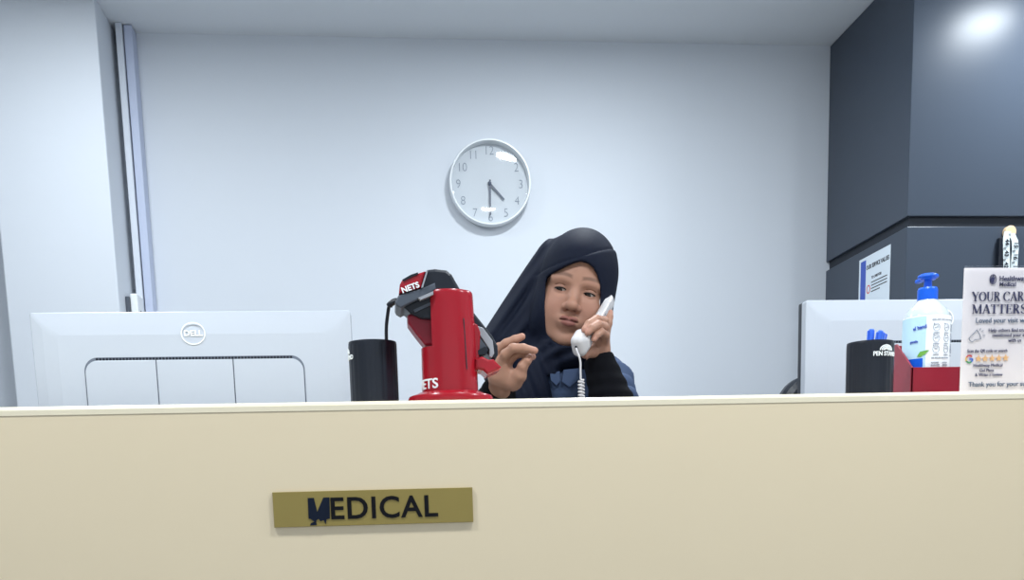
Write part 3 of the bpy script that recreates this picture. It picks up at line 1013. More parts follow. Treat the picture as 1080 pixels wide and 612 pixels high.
# serif headline
def serif(s, x0, z0, H, target):
    TH, TN = .17, .05
    out = []; x = 0
    def st(a, b, w_): out.append((strip((x + a[0], a[1]), (x + b[0], b[1]), w_)))
    def sf(cx_, z, w_=.2): out.append(strip((x + cx_ - w_, z), (x + cx_ + w_, z), .04))
    def bowl(cx_, cz_, rx, rz, a0, a1, thick=TH, n=18):
        pts = [(cx_ + rx * math.cos(math.radians(a0 + (a1 - a0) * i / n)), cz_ + rz * math.sin(math.radians(a0 + (a1 - a0) * i / n))) for i in range(n + 1)]
        for i in range(n):
            am = math.radians(a0 + (a1 - a0) * (i + .5) / n)
            st(pts[i], pts[i + 1], TN + (thick - TN) * abs(math.cos(am)) ** 1.3)
    for ch in s:
        if ch == 'Y': st((.1, 1), (.4, .45), TH); st((.72, 1), (.42, .45), TN); st((.4, .5), (.4, 0), TH); sf(.1, .98, .14); sf(.7, .98, .12); sf(.4, .02); wd = .82
        elif ch == 'O': bowl(.42, .5, .34, .48, 0, 360); wd = .86
        elif ch == 'U': st((.18, 1), (.18, .3), TH); st((.66, 1), (.66, .3), TN); bowl(.42, .32, .24, .3, 180, 360, .1); sf(.18, .98, .17); sf(.66, .98, .12); wd = .84
        elif ch == 'R': st((.18, 1), (.18, 0), TH); bowl(.3, .75, .26, .23, -90, 90, .14); st((.18, .98), (.32, .98), TN); st((.18, .52), (.32, .52), TN); st((.36, .5), (.66, .0), TH); sf(.18, .02, .17); sf(.7, .02, .08); sf(.1, .98, .1); wd = .8
        elif ch == 'C': bowl(.44, .5, .36, .48, 40, 320); st((.72, .95), (.72, .68), TN); wd = .82
        elif ch == 'A': st((.4, 1), (.08, 0), TN); st((.38, 1), (.7, 0), TH); st((.2, .35), (.6, .35), TN); sf(.08, .02, .12); sf(.7, .02, .17); wd = .82
        elif ch == 'E': st((.18, 1), (.18, 0), TH); st((.18, .98), (.62, .98), TN); st((.18, .5), (.5, .5), TN); st((.18, .02), (.64, .02), TN); st((.61, 1), (.61, .8), TN); st((.63, 0), (.63, .22), TN); st((.5, .6), (.5, .4), TN); wd = .72
        elif ch == 'M': st((.14, 1), (.14, 0), TN); st((.14, 1), (.5, .05), TH); st((.5, .05), (.84, 1), TN); st((.86, 1), (.86, 0), TH); sf(.14, .02, .12); sf(.86, .02, .17); sf(.08, .98, .08); wd = 1.06
        elif ch == 'T': st((.38, 1), (.38, 0), TH); st((.05, .98), (.72, .98), TN); st((.06, 1), (.06, .78), TN); st((.71, 1), (.71, .78), TN); sf(.38, .02); wd = .77
        elif ch == 'S': bowl(.34, .74, .22, .24, 30, 240, .12); bowl(.34, .27, .24, .26, -150, 80, .13); st((.2, .62), (.46, .42), TH * .9); st((.53, .98), (.53, .72), TN); st((.1, .02), (.1, .28), TN); wd = .66
        else: wd = .3
        x += wd * .98
    me = merge(*out)
    me.transform(T(x0, YA - .0012, z0) @ Matrix.Diagonal((target / x, 1, H, 1)))
    return me
H1 = pz(1040, 308) - pz(1040, 317.8)
part('printed_heading', serif('YOUR CARE', at(1024.5, 318, YA).x, pz(1026, 318), H1, 66 * K), M_navy, e)
part('printed_heading', serif('MATTERS', at(1024.5, 331, YA).x, pz(1026, 331.2), H1, 62 * K), M_navy, e)
pt('Loved your visit with us?', 1028.5, 338.5, 7.4 * K, M_slate, 'printed_text', .0)
for s, x, y in (('Help others find trusted care', 1042, 348.8), ('mentioned your experience', 1046, 354), ('with us', 1063, 359.3)):
    pt(s, x, y, 5.1 * K, M_navy, 'printed_text', .0)
pt('Scan the QR code or search', 1019.8, 370.6, 4.6 * K, M_navy, 'printed_text', 0, sx=.86)
for s, x, y in (('Healthway Medical', 1026, 385.8), ('Gul Plaza', 1032.5, 391), ('& Write a review', 1028, 395.8)):
    pt(s, x, y, 4.4 * K, M_navy, 'printed_text', 0)
pt('Thank you for your support', 1021, 406, 7.2 * K, M_slate, 'printed_text')
# megaphone outline
mp = [(1021.5, 357), (1027, 351.5), (1030, 348), (1033.5, 354), (1034, 358), (1028, 358.5), (1025, 361), (1022.5, 359.5)]
mo = []
for a_, b_ in zip(mp, mp[1:] + mp[:1]):
    A_, B_ = at(*a_, YA), at(*b_, YA)
    mo.append(strip((A_.x, A_.z), (B_.x, B_.z), .0006))
for a_, b_ in (((1035, 350), (1037, 348.5)), ((1036, 354), (1038.5, 354)), ((1033, 348.5), (1034, 346.5))):
    A_, B_ = at(*a_, YA), at(*b_, YA); mo.append(strip((A_.x, A_.z), (B_.x, B_.z), .0006))
mo = merge(*mo); mo.transform(T(0, YA - .001, 0)); part('printed_megaphone', mo, M_slate, e)
# coloured G and stars
gc = at(1022, 379, YA); gr = 3.7 * K
def arc(a0, a1, m):
    out = []
    n = 8
    for i in range(n):
        p = [(gc.x + gr * math.cos(math.radians(a0 + (a1 - a0) * k / n)), gc.z + gr * math.sin(math.radians(a0 + (a1 - a0) * k / n))) for k in (i, i + 1)]
        out.append(strip(p[0], p[1], gr * .38))
    if m is M_gb: out.append(strip((gc.x, gc.z), (gc.x + gr * 1.1, gc.z), gr * .38))
    me = merge(*out); me.transform(T(0, YA - .001, 0)); part('printed_letter', me, m, e)
arc(40, 150, M_gr); arc(150, 210, M_gy); arc(210, 310, M_gg); arc(310, 360, M_gb)
for k in range(5):
    c_ = at(1031.5 + 7.2 * k, 378.6 - .2 * k, YA)
    pts = [(c_.x + (3.9 if i % 2 == 0 else 1.7) * K * math.sin(i * PI / 5), c_.z + (3.9 if i % 2 == 0 else 1.7) * K * math.cos(i * PI / 5)) for i in range(10)]
    part('printed_star', prism(pts, Matrix.Translation((0, YA - .001, 0)), -.0004, .0004), M_star, e)

# ------------------------------------------------------------------ office chair behind the right monitor
YO = 2.75
oc = at(850, 405, YO)
zct = at(845, 396.5, YO).z
oc.x = at(819.5, 410, YO).x + .09
e = empty('office_chair', (oc.x, YO, 0), 'black office chair behind the right monitor', 'chair')
part('backrest', prism(rrect(.46, .52, .085, 10), T(oc.x + .14, YO, zct - .26), -.03, .03, bev=.02), M_black, e)
part('back_post', box(oc.x + .11, oc.x + .17, YO + .03, YO + .06, .42, zct - .3, bev=.01), M_black, e)
part('seat', prism(rrect(.48, .46, .08, 8), T(oc.x + .14, YO - .25, .46) @ Matrix.Rotation(PI / 2, 4, 'X'), -.045, .045, bev=.02), M_black, e)
part('gas_lift', lathe([(.03, .1), (.03, .3), (.02, .3), (.02, .42)], (oc.x + .14, YO - .22, 0), 24), M_steel, e)
for k in range(5):
    a = 2 * PI * k / 5
    c_ = Vector((oc.x + .14, YO - .22, 0)); d_ = Vector((math.cos(a), math.sin(a), 0))
    lg = part('leg', tube([c_ + Vector((0, 0, .12)), c_ + d_ * .27 + Vector((0, 0, .075))], .02, 10, radii=[.025, .014]), M_black, e)
    part('castor', tube([c_ + d_ * .27 + Vector((-.02 * d_.y, .02 * d_.x, .03)), c_ + d_ * .27 + Vector((.02 * d_.y, -.02 * d_.x, .03))], .03, 16), M_black, lg)

# ------------------------------------------------------------------ the receptionist
M_hij = mat('hijab_black_fabric', srgb(12, 19, 37), .72, bump=.25, scale=700, var=.1, spec=.22)
M_sleeve = mat('black_knit', srgb(11, 12, 17), .9, spec=.15, bump=.3, scale=900, var=.15)
M_dress = mat('slate_blue_cloth', srgb(62, 78, 108), .85, bump=.25, scale=600, var=.06)
M_shoe = mat('shoe_black', srgb(20, 20, 22), .4)
M_eye = mat('eye_white', srgb(205, 198, 195), .25)
M_iris = mat('iris_dark', srgb(28, 18, 15), .12)
M_lash = mat('lash', srgb(22, 16, 15), .7)
M_phone = mat('phone_ivory', srgb(208, 204, 204), .3)

FACE = at(606.5, 306.5, 2.27)
RH = Matrix.Rotation(math.radians(13.5), 4, 'Y') @ Matrix.Rotation(math.radians(-9), 4, 'Z') @ Matrix.Rotation(math.radians(7), 4, 'X')
HO = FACE - (RH @ Vector((0, -.088, 0)))
HM = Matrix.Translation(HO) @ RH
HI = HM.inverted()


def loc(px, py, yl=-.075):
    """head-local x,z where the view ray meets the local plane y=yl"""
    o = HI @ CAM; d = HI.to_3x3() @ ray(px, py)
    t = (yl - o.y) / d.y
    p = o + d * t
    return p


def headbase(X, Y, Z):
    f = ell(X, Y, Z, (0, .0, .03), (.074, .094, .088))
    f = smin(f, ell(X, Y, Z, (0, -.022, -.044), (.069, .065, .073)), .03)
    return f


EY = [(-.030, -.0705, .0), (.030, -.0705, .0)]


def headfn(X, Y, Z):
    f = headbase(X, Y, Z)
    AX = np.abs(X)
    f = smin(f, ell(AX, Y, Z, (.036, -.056, -.042), (.029, .028, .032)), .022)      # cheeks
    f = smin(f, ell(X, Y, Z, (0, -.070, -.097), (.024, .018, .016)), .022)           # chin
    f = smin(f, ell(AX, Y, Z, (.026, -.076, .019), (.024, .009, .009)), .016)        # brow
    f = smax(f, -ell(AX, Y, Z, (.030, -.094, -.001), (.019, .012, .011)), .010)      # sockets
    # nose
    n = chain(X, Y, Z, [(0, -.0825, .004), (0, -.0905, -.013), (0, -.102, -.029)], [.0064, .0082, .0115], .006)
    f = smin(f, n, .012)
    f = smin(f, ell(X, Y, Z, (0, -.1065, -.0315), (.0120, .0085, .0088)), .006)
    f = smin(f, ell(AX, Y, Z, (.0140, -.0965, -.0350), (.0074, .0088, .0072)), .005)
    f = smax(f, -ell(AX, Y, Z, (.0068, -.1035, -.0430), (.0036, .0050, .0040)), .002)
    # lips
    f = smin(f, ell(X, Y, Z, (0, -.0875, -.062), (.022, .012, .014)), .014)
    f = smin(f, ell(AX, Y, Z, (.0060, -.0970, -.0570), (.0115, .0068, .0054)), .004)
    f = smin(f, ell(X, Y, Z, (0, -.0955, -.0668), (.0130, .0078, .0064)), .004)
    f = smax(f, -chain(AX, Y, Z, [(0, -.1035, -.0615), (.008, -.102, -.0608), (.0185, -.0935, -.0612)], [.0014, .0013, .0010], .002), .0025)
    f = smax(f, -ell(X, Y, Z, (0, -.1035, -.0500), (.0030, .0040, .0060)), .004)
    # eyelids
    for c in EY:
        lid = np.sqrt((X - c[0]) ** 2 + (Y - c[1]) ** 2 + (Z - c[2]) ** 2) - .0146
        f = smin(f, lid, .0035)
    for c in EY:
        u = (X - c[0]) / .0135
        up = .0004 - .0026 * u * u
        dn = -.0056 + .0044 * u * u
        op = np.maximum(np.maximum(Z - c[2] - up, dn - (Z - c[2])), np.maximum(np.abs(X - c[0]) - .0130, Y - c[1] + .004))
        f = smax(f, -op, .0012)
        # crease above the lid
        cr = np.maximum(np.abs(np.sqrt((X - c[0]) ** 2 + (Y - c[1]) ** 2 + (Z - c[2]) ** 2) - .0150) - .0012, np.maximum(np.abs(Z - c[2] - .0075 + .003 * u * u) - .0007, np.abs(X - c[0]) - .013))
        f = smax(f, -cr, .0015)
    f = smin(f, ell(AX, Y, Z, (.036, -.040, -.074), (.022, .028, .028)), .02)       # jowls
    # ears (under the scarf) and neck
    f = smin(f, ell(AX, Y, Z, (.076, .012, -.008), (.008, .018, .030)), .006)
    f = smin(f, cone(X, Y, Z, (0, .015, -.06), (-.02, .03, -.17), .052, .054), .02)
    return f


def tinted(P, Q, kind):
    col = np.tile(SK, (len(P), 1))
    if kind == 'head':
        x, y, z = P.T
        front = y < -.07
        def mixc(mask, c):
            nonlocal col
            col = col * (1 - mask[:, None]) + np.array(srgb(*c)[:3]) * mask[:, None]
        sm = lambda d, w_: np.clip(.5 - d / w_, 0, 1)
        up = np.sqrt(((np.abs(x) - .0055) / .0130) ** 2 + ((z + .0578) / .0054) ** 2) - 1
        lo_ = np.sqrt((x / .0155) ** 2 + ((z + .0660) / .0066) ** 2) - 1
        mixc(sm(np.minimum(up, lo_), .35) * front * .85, (132, 80, 74))
        crs = np.abs(z + .0612) / .0011 - 1
        mixc(np.clip(.5 - crs / .8, 0, 1) * (np.abs(x) < .0180) * (y < -.08) * .75, (80, 38, 38))  # paints shade into the crease between the lips
        br = np.maximum(np.abs(z - .0235 - .004 * (1 - ((np.abs(x) - .030) / .022) ** 2)) / .0034 - 1, (np.abs(np.abs(x) - .031) - .020) / .006)
        mixc(sm(br, 1.0) * front * .55, (62, 42, 36))
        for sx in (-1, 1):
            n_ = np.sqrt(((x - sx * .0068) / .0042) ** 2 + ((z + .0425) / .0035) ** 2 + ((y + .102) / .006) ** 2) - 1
            mixc(sm(n_, .6) * .8, (70, 36, 30))  # paints shade inside the nostrils
        # rosier cheeks and nose
        ck = np.sqrt(((np.abs(x) - .038) / .026) ** 2 + ((z + .034) / .022) ** 2) - 1
        mixc(sm(ck, 1.6) * front * .22, (164, 104, 90))
        lidc = np.minimum(np.sqrt(((x - EY[0][0]) / .015) ** 2 + ((z + .001) / .008) ** 2), np.sqrt(((x - EY[1][0]) / .015) ** 2 + ((z + .001) / .008) ** 2)) - 1
        mixc(sm(lidc, .7) * front * .35, (96, 64, 54))
    return col


chunks = []
Ph, Qh = sdfmesh(headfn, (-.095, -.125, -.17), (.095, .11, .13), .00105, it=1, raw=True)
ch_ = tinted(Ph, Qh, 'head')
Mh = np.array(HM)
Pw = Ph @ Mh[:3, :3].T + Mh[:3, 3]
chunks.append((Pw, Qh, ch_))


def V3(p): return (p.x, p.y, p.z)


def handfn(palm, fingers, kp=.006):
    def fn(X, Y, Z):
        F = None
        for a, b, ra, rb in palm:
            f = cone(X, Y, Z, a, b, ra, rb)
            F = f if F is None else smin(F, f, .012)
        G = None
        for pts, rad in fingers:
            g = chain(X, Y, Z, pts, rad, .003)
            F2 = g
            G = g if G is None else smin(G, g, .0008)
        return smin(F, G, kp)
    return fn


def build_hand(palm_px, fing_px, wrist):
    palm = [(V3(at(*a)), V3(at(*b)), ra, rb) for a, b, ra, rb in palm_px]
    fing = [([V3(at(*p)) for p in pts], rad) for pts, rad in fing_px]
    allp = [q_ for a, b, _, _ in palm for q_ in (a, b)] + [p for pts, _ in fing for p in pts]
    lo, hi = bounds(allp, .035)
    P, Q = sdfmesh(handfn(palm, fing), lo, hi, .0011, it=1, raw=True)
    col = tinted(P, Q, 'hand')
    # fingertips and palm creases a little pinker
    for pts, _ in fing:
        d = np.linalg.norm(P - np.array(pts[-1]), axis=1)
        m = np.clip(1 - d / .014, 0, 1)[:, None] * .45
        col = col * (1 - m) + np.array(srgb(196, 140, 126)[:3]) * m
    chunks.append((P, Q, col))


# her right hand, lifted in front of her with the fingertips meeting the thumb
build_hand(
    [((527, 412, 2.115), (527, 396, 2.09), .021, .020), ((525, 398, 2.085), (523, 380, 2.08), .0165, .0120), ((535, 401, 2.08), (532, 386, 2.07), .0165, .0125),
     ((543, 403, 2.075), (546, 396, 2.065), .0145, .012)],
    [([(523, 381, 2.085), (525, 369, 2.075), (534, 362.5, 2.065), (543, 358.5, 2.06), (550.5, 355.3, 2.058)], [.0105, .0098, .0086, .0080, .0066]),
     ([(530, 385, 2.075), (533, 374, 2.055), (541, 367.5, 2.045), (552, 367.5, 2.04), (564, 370, 2.04)], [.0100, .0095, .0088, .0082, .0064]),
     ([(533, 388, 2.08), (538, 379, 2.07), (546, 373, 2.062), (554, 374, 2.058), (562, 376.5, 2.055)], [.0095, .0085, .0075, .0070, .0058]),
     ([(519, 384, 2.10), (519.5, 373, 2.10), (526, 366, 2.10), (533, 363, 2.10)], [.0095, .0085, .0075, .006]),
     ([(541, 405, 2.075), (548.5, 397, 2.062), (551, 387, 2.055), (555.5, 380.5, 2.052), (558.5, 377.5, 2.052)], [.013, .0118, .0098, .0088, .0070])], None)
# her left hand, holding the receiver to her ear
build_hand(
    [((629, 382, 2.245), (632, 370, 2.24), .0215, .021), ((633, 370, 2.24), (637.5, 345, 2.235), .018, .0125), ((629, 371, 2.235), (634, 356, 2.23), .016, .013)],
    [([(638, 349, 2.235), (641.5, 341, 2.235), (643, 334.5, 2.24), (644, 329.5, 2.245)], [.0095, .0082, .0070, .0054]),
     ([(638, 348, 2.23), (637, 339, 2.215), (629, 337, 2.195), (621, 342, 2.175), (616.5, 348, 2.165)], [.0100, .0095, .0088, .0080, .0066]),
     ([(637, 352, 2.225), (637.5, 345, 2.20), (631, 342.5, 2.18), (624, 346.5, 2.162), (620, 351, 2.158)], [.0098, .0092, .0086, .0078, .0064]),
     ([(637, 360, 2.22), (638.5, 354, 2.20), (634, 350.5, 2.182), (629, 354, 2.168), (626.5, 358, 2.165)], [.0092, .0086, .0078, .0070, .0058]),
     ([(629, 374, 2.235), (625.5, 371.5, 2.215), (621.5, 372, 2.20), (617, 374.5, 2.19)], [.0125, .0110, .0095, .0075])], None)

# trunk, arms and legs, hidden under the clothes
SL, SR = at(641, 404, 2.43), at(552, 392, 2.43)
EL, ER = at(658, 462, 2.235), at(500, 468, 2.27)
WL, WR = at(630, 376, 2.243), at(527, 409, 2.11)
CX = (SL.x + SR.x) / 2
HIP = .80


def bodyfn(X, Y, Z):
    f = ell(X, Y, Z, (CX, 2.45, 1.12), (.135, .085, .17))
    f = smin(f, ell(X, Y, Z, (CX, 2.46, .86), (.15, .10, .14)), .08)
    f = smin(f, cone(X, Y, Z, (CX, 2.45, 1.24), V3(HO + Vector((0, .03, -.06))), .06, .05), .04)
    for s, e_, w_ in ((SL, EL, WL), (SR, ER, WR)):
        f = smin(f, cone(X, Y, Z, (CX, 2.45, 1.22), V3(s), .055, .046), .04)
        f = smin(f, chain(X, Y, Z, [V3(s), V3(e_), V3(w_)], [.042, .033, .022], .01), .02)
    for sx in (-1, 1):
        f = smin(f, chain(X, Y, Z, [(CX + sx * .08, 2.46, .82), (CX + sx * .08, 2.45, .46), (CX + sx * .08, 2.47, .08)], [.078, .052, .034], .02), .04)
        f = smin(f, cone(X, Y, Z, (CX + sx * .08, 2.48, .04), (CX + sx * .095, 2.35, .025), .034, .022), .02)
    return f


P_, Q_ = sdfmesh(bodyfn, (CX - .3, 2.05, 0.002), (CX + .32, 2.6, 1.40), .008, it=1, raw=True)
chunks.append((P_, Q_, tinted(P_, Q_, 'x')))
off = 0; PP = []; QQ = []; CC = []
for P_, Q_, c_ in chunks:
    PP.append(P_); QQ.append(Q_ + off); CC.append(c_); off += len(P_)
PP = np.concatenate(PP); QQ = np.concatenate(QQ); CC = np.concatenate(CC)
bme = npmesh(PP, QQ)
if len(bme.vertices) == len(CC):
    at_ = bme.color_attributes.new('tint', 'FLOAT_COLOR', 'POINT')
    at_.data.foreach_set('color', np.concatenate([CC, np.ones((len(CC), 1))], 1).astype(np.float32).ravel())
person = empty('person', (CX, 2.45, 0), 'person in a black headscarf and blue dress holding a telephone receiver to the ear', 'person')
body = part('body', bme, M_skin, person)

# eyes
for c in EY:
    bm = bmesh.new(); bmesh.ops.create_uvsphere(bm, u_segments=32, v_segments=24, radius=.0132)
    bm.transform(HM @ Matrix.Translation(c)); ey = part('eye', bm2me(bm), M_eye, body, smooth=True)
    dv = Vector((-.22, -.9, -.40)).normalized()
    rot = Vector((0, 0, 1)).rotation_difference(dv).to_matrix().to_4x4()
    ring = lathe([(.0132 * math.sin(a) * 1.012, .0132 * math.cos(a) * 1.012) for a in [math.radians(x) for x in (31, 25, 18, 12, 6, .5)]], (0, 0, 0), 28, cap=True)
    ring.transform(HM @ Matrix.Translation(c) @ rot); part('iris', ring, M_iris, ey, smooth=True, label='dark brown iris')
    ls_ = []
    for k in range(13):
        u = -1 + 2 * k / 12
        x = u * .0130; z = .0004 - .0026 * u * u + .0003
        y = -math.sqrt(max(1e-8, .0149 ** 2 - x * x - z * z))
        ls_.append(HM @ Vector((c[0] + x, c[1] + y - .0002, c[2] + z)))
    part('eyelashes', tube(ls_, .0008, 6, radii=[.0006] + [.0014] * 11 + [.0009]), M_lash, body)

# ---- headscarf
opx = [(575.2, 298), (577, 292), (585, 288.2), (596, 283), (606, 279), (613, 277.4), (620, 279.5), (625.5, 284), (629.5, 291), (632, 300), (633.2, 312), (632.5, 324), (630, 336), (624, 348), (616, 357), (609, 363.5), (600, 366), (591, 364.5), (583, 359.5), (577, 352), (575.3, 343), (574.6, 320)]
opn = np.array([[loc(x, y).x, loc(x, y).z] for x, y in opx])
gx0, gz0, gh = -.16, -.2, .0008
GX, GZ = np.meshgrid(gx0 + gh * np.arange(400), gz0 + gh * np.arange(500), indexing='ij')
D = np.full(GX.shape, 1e9); ins = np.zeros(GX.shape, bool)
for i in range(len(opn)):
    a, b = opn[i], opn[(i + 1) % len(opn)]
    e_ = b - a
    wx, wz = GX - a[0], GZ - a[1]
    t = np.clip((wx * e_[0] + wz * e_[1]) / (e_ @ e_), 0, 1)
    D = np.minimum(D, np.hypot(wx - t * e_[0], wz - t * e_[1]))
    c1_ = (a[1] <= GZ) != (b[1] <= GZ)
    xi = a[0] + (GZ - a[1]) / (b[1] - a[1] if b[1] != a[1] else 1e-9) * e_[0]
    ins ^= c1_ & (GX < xi)
D = np.where(ins, -D, D).astype(np.float32)
HIn = np.array(HI)

A1 = at(594, 283, 2.42); B1 = at(543, 372, 2.42)
crown = at(605, 287, 2.39)


HEMA = at(590, 396, 2.30); HEMB = at(575, 391, 2.30); HEMS = -.02
def scarf(X, Y, Z):
    lx = HIn[0, 0] * X + HIn[0, 1] * Y + HIn[0, 2] * Z + HIn[0, 3]
    ly = HIn[1, 0] * X + HIn[1, 1] * Y + HIn[1, 2] * Z + HIn[1, 3]
    lz = HIn[2, 0] * X + HIn[2, 1] * Y + HIn[2, 2] * Z + HIn[2, 3]
    f = ell(lx, ly, lz, (0.0, .008, .036), (.0765, .104, .092)) - .0065
    f = smin(f, ell(lx, ly, lz, (0, -.018, -.040), (.0745, .074, .079)) - .0085, .035)
    f = smin(f, ell(np.abs(lx), ly, lz, (.064, -.040, -.055), (.021, .034, .05)), .015)
    # layered fold wrapping the crown, sweeping down to the viewer's left
    br = lz - (.066 + .55 * lx + .4 * (lx * 4) ** 2 * .1)
    f = f - .0028 * np.exp(-(np.maximum(-br, 0) / .02)) * (br < 0) * (ly < .02)
    f = f + .0018 * np.exp(-(br / .0035) ** 2) * (ly < .03)
    # swept fabric from crown to the right shoulder
    s = cone(X, Y, Z, V3(A1), V3(B1), .066, .086)
    wdir = np.array((-.81, 0, .585))
    ph = (X * .81 - Z * -.0 + Z * .58)
    u = ((X - A1.x) * (-.58) + (Z - A1.z) * (-.81))
    v = ((X - A1.x) * (-.81) + (Z - A1.z) * (.585))
    s = s + .0036 * np.sin(v * 150 + 9 * u + 2.0) * np.clip(.3 + u * 8, 0, 1) + .002 * np.sin(v * 270 - 14 * u) 
    f = smin(f, s, .018)
    # neck wrap and bib
    n1 = ell(X, Y, Z, V3(at(598, 374, 2.36)), (.072, .085, .050))
    n1 = n1 + .0024 * np.sin((Z * 210 + (X - HO.x) ** 2 * 900 + Y * 30))
    f = smin(f, n1, .02)
    b1 = cone(X, Y, Z, V3(at(582, 378, 2.36)), V3(at(552, 425, 2.335)), .055, .060)
    b1 = b1 + .003 * np.sin(X * 190 + Z * 60)
    f = smin(f, b1, .015)
    b2 = cone(X, Y, Z, V3(at(608, 378, 2.36)), V3(at(632, 398, 2.40)), .045, .045)
    f = smin(f, b2, .02)
    # opening for the face
    ii = np.clip(((lx - gx0) / gh).astype(np.int32), 0, 399); kk = np.clip(((lz - gz0) / gh).astype(np.int32), 0, 499)
    o2 = np.maximum(D[ii, kk], ly - .02)
    f = smax(f, -o2, .004)
    # hem of the bib: the dress shows below it
    vm = np.maximum(np.maximum(HEMA.z + (X - HEMA.x) * HEMS - Z, 0) * 0 + (Z - HEMA.z - (X - HEMA.x) * HEMS), np.maximum((HEMB.x - X) - (Z - HEMB.z) * .30, X - at(640, 400, 2.34).x))
    f = smax(f, -np.maximum(vm, Y - 2.40), .004)
    return f


def hem(X, Y, Z, f):
    return f


xlo = at(498, 350, 2.42).x; xhi = at(660, 350, 2.42).x
scarf_me = sdfmesh(scarf, (xlo, 2.215, 1.06), (xhi, 2.56, at(610, 232, 2.4).z), .0022, it=2)
part('headscarf', scarf_me, M_hij, body)

# ---- dress
def dressfn(X, Y, Z):
    t = np.clip((1.30 - Z) / 1.24, 0, 1)
    rx = np.interp(t, [0, .03, .08, .22, .34, .45, 1], [.095, .14, .155, .160, .135, .172, .26]).astype(np.float32)
    ry = np.interp(t, [0, .03, .08, .22, .34, .45, 1], [.10, .115, .118, .120, .105, .13, .20]).astype(np.float32)
    ang = np.arctan2(Y - 2.46, X - CX)
    k = np.sqrt(((X - CX) / rx) ** 2 + ((Y - 2.45) / ry) ** 2)
    f = (k - 1) * np.minimum(rx, ry) + .008 * np.sin(ang * 14) * np.clip(t - .4, 0, 1)
    f = np.maximum(f, np.maximum(Z - 1.30, .06 - Z))
    for s, e_ in ((SL, EL), (SR, ER)):
        f = smin(f, cone(X, Y, Z, (CX, 2.45, 1.235), V3(s), .06, .052), .03)
        a = np.array(V3(s)); b = np.array(V3(e_)); d_ = b - a
        tt_ = ((X - a[0]) * d_[0] + (Y - a[1]) * d_[1] + (Z - a[2]) * d_[2]) / (d_ @ d_)
        g = cone(X, Y, Z, a, b, .050, .050)
        if s is SL:
            g = g + .0085 * np.sin(tt_ * 30 + 6 * X) - .002 * np.sin(tt_ * 75 + Y * 60)
        f = smin(f, g, .015)
    f = smin(f, ell(X, Y, Z, V3(at(594, 406, 2.365)), (.085, .062, .065)), .03)
    # tailored front folds
    f = f + .0018 * np.sin(X * 140) * (Z < 1.26)
    return f


dme = sdfmesh(dressfn, (CX - .33, 2.10, .04), (CX + .33, 2.72, 1.38), .0055, it=1)
part('dress', dme, M_dress, body)
# stand collar with a split
part('collar', pixprism([(580, 394), (590.5, 391.5), (591.5, 402), (587, 407), (581, 402)], 2.296, 0, .006, bev=.002), M_dress, body)
part('collar', pixprism([(592.5, 403), (594.5, 390), (613, 388), (614, 398), (601, 409)], 2.296, 0, .006, bev=.002), M_dress, body)

# ---- black sleeves
def sleeve(a, b, ra, rb, wob, cutn):
    A_ = np.array(V3(a)); B_ = np.array(V3(b)); d_ = B_ - A_; L = np.linalg.norm(d_)
    def fn(X, Y, Z):
        tt_ = ((X - A_[0]) * d_[0] + (Y - A_[1]) * d_[1] + (Z - A_[2]) * d_[2]) / (L * L)
        g = cone(X, Y, Z, A_, B_, ra, rb)
        g = g + wob * np.sin(tt_ * 40 + X * 60 + Z * 20) * np.clip(1.1 - tt_, 0, 1)
        g = smax(g, (tt_ - 1) * L, .004)
        return g
    lo, hi = bounds([a, b], max(ra, rb) + .012)
    return sdfmesh(fn, lo, hi, .003, it=1)


part('sleeve', sleeve(EL + Vector((-.002, -.012, -.01)), WL + Vector((.001, 0, -.001)), .058, .031, .0028, 0), M_sleeve, body, label='black inner sleeve')
part('sleeve', sleeve(ER, WR + Vector((0, 0, -.006)), .052, .034, .0028, 0), M_sleeve, body, label='black inner sleeve')
for sx in (-1, 1):
    part('shoe', sdfmesh(lambda X, Y, Z: smax(smin(cone(X, Y, Z, (CX + sx * .08, 2.49, .04), (CX + sx * .097, 2.33, .028), .041, .033), cone(X, Y, Z, (CX + sx * .08, 2.49, .05), (CX + sx * .08, 2.48, .07), .04, .04), .02), -Z + .001, .003),
         (CX + sx * .09 - .07, 2.27, -.002), (CX + sx * .09 + .07, 2.56, .12), .005), M_shoe, body)

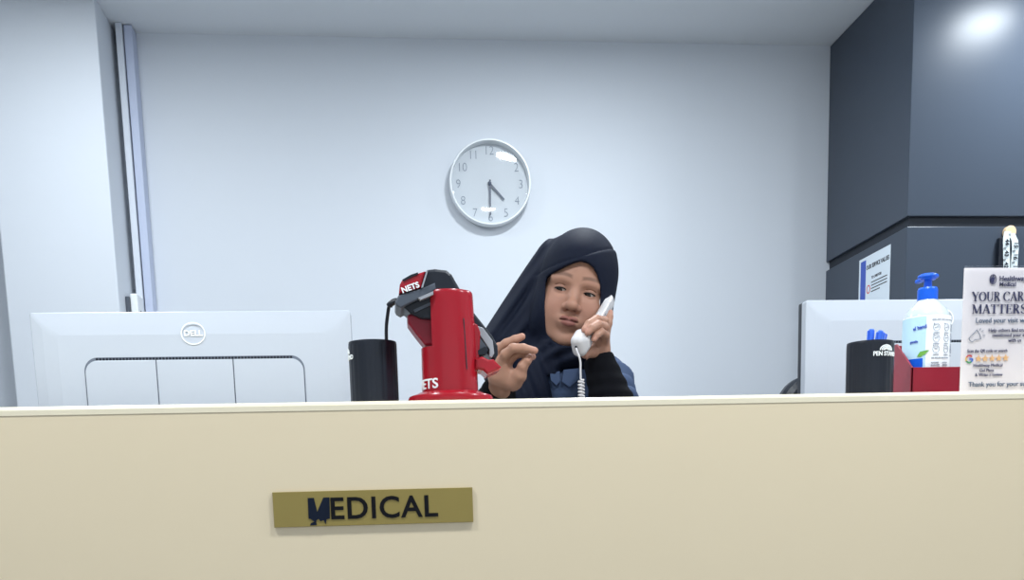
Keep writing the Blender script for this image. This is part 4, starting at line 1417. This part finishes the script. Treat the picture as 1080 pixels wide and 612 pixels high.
# ---- telephone receiver
Mt, Et = at(614.5, 361.5, 2.175), at(639.5, 319, 2.30)
Md = at(629, 346, 2.222)
def phone(X, Y, Z):
    ax_ = np.array(V3(Et - Mt)); L = np.linalg.norm(ax_); ax_ /= L
    out_ = np.array((.85, -.45, .0)); out_ -= ax_ * (out_ @ ax_); out_ /= np.linalg.norm(out_)
    sd_ = np.cross(ax_, out_)
    c0_ = np.array(V3(Mt))
    u = (X - c0_[0]) * ax_[0] + (Y - c0_[1]) * ax_[1] + (Z - c0_[2]) * ax_[2]
    v = (X - c0_[0]) * out_[0] + (Y - c0_[1]) * out_[1] + (Z - c0_[2]) * out_[2]
    s = (X - c0_[0]) * sd_[0] + (Y - c0_[1]) * sd_[1] + (Z - c0_[2]) * sd_[2]
    def rb(cu, cv, hu, hv, hs, r):
        a_ = np.maximum(np.abs(u - cu) - hu + r, 0); b_ = np.maximum(np.abs(v - cv) - hv + r, 0); c_ = np.maximum(np.abs(s) - hs + r, 0)
        return np.sqrt(a_ ** 2 + b_ ** 2 + c_ ** 2) - r
    hnd = rb(L / 2, .006, L / 2 + .01, .009, .0115, .008)
    f = smin(hnd, rb(.0, -.004, .024, .015, .0215, .012), .010)
    f = smin(f, rb(L - .006, -.004, .020, .015, .017, .010), .010)
    return f
lo, hi = bounds([Mt, Et], .045)
hsx = sdfmesh(phone, lo, hi, .0014, it=1)
hset = top('telephone_receiver', hsx, M_phone, Mt, 'ivory telephone receiver held at the ear of the person in the headscarf', 'telephone', smooth=True)
jk = at(607.5, 366, 2.157)
part('cord_socket', box(jk.x - .002, jk.x + .002, jk.y - .001, jk.y + .012, jk.z - .002, jk.z + .002, bev=.0006), M_black, hset)
cpts = spline([jk + Vector((0, .004, 0)), at(609.3, 372, 2.15), at(612, 381, 2.148), at(612.3, 392, 2.148), at(612.5, 401, 2.148)], 6)
c0_, c1_ = at(613, 401, 2.148), at(613.5, 440, 2.12)
cz = []
N = 11
for i in range(N * 12 + 1):
    a = 2 * PI * i / 12; p = c0_.lerp(c1_, i / (N * 12))
    cz.append(p + Vector((.0052 * math.cos(a), .0052 * math.sin(a), 0)))
tail = spline([cz[-1], Vector((c1_.x, 2.11, c1_.z - .05)), Vector((c1_.x - .01, 2.08, .86)), Vector((c1_.x - .03, 2.03, .80)), Vector((c1_.x - .05, 1.995, .79))], 6)
cordo = part('coiled_cord', tube(cpts + cz + tail[1:], .0021, 8), M_phone, hset)
# desk telephone
bx0 = c1_.x - .14
e = empty('desk_telephone', (bx0, 1.95, DZ), 'ivory telephone base on the staff desk under the receiver cord', 'telephone')
part('base_body', xprism([(1.86, DZ + .001), (2.04, DZ + .001), (2.04, DZ + .03), (1.86, DZ + .07)], bx0 - .085, bx0 + .085), M_phone, e)
kp = [box(bx0 - .01 + .025 * i, bx0 + .008 + .025 * i, 1.99 - .03 * j, 2.01 - .03 * j, DZ + .03, DZ + .046 + .0067 * j) for i in range(3) for j in range(4)]
for m_ in kp: part('key', m_, M_lgrey, e)
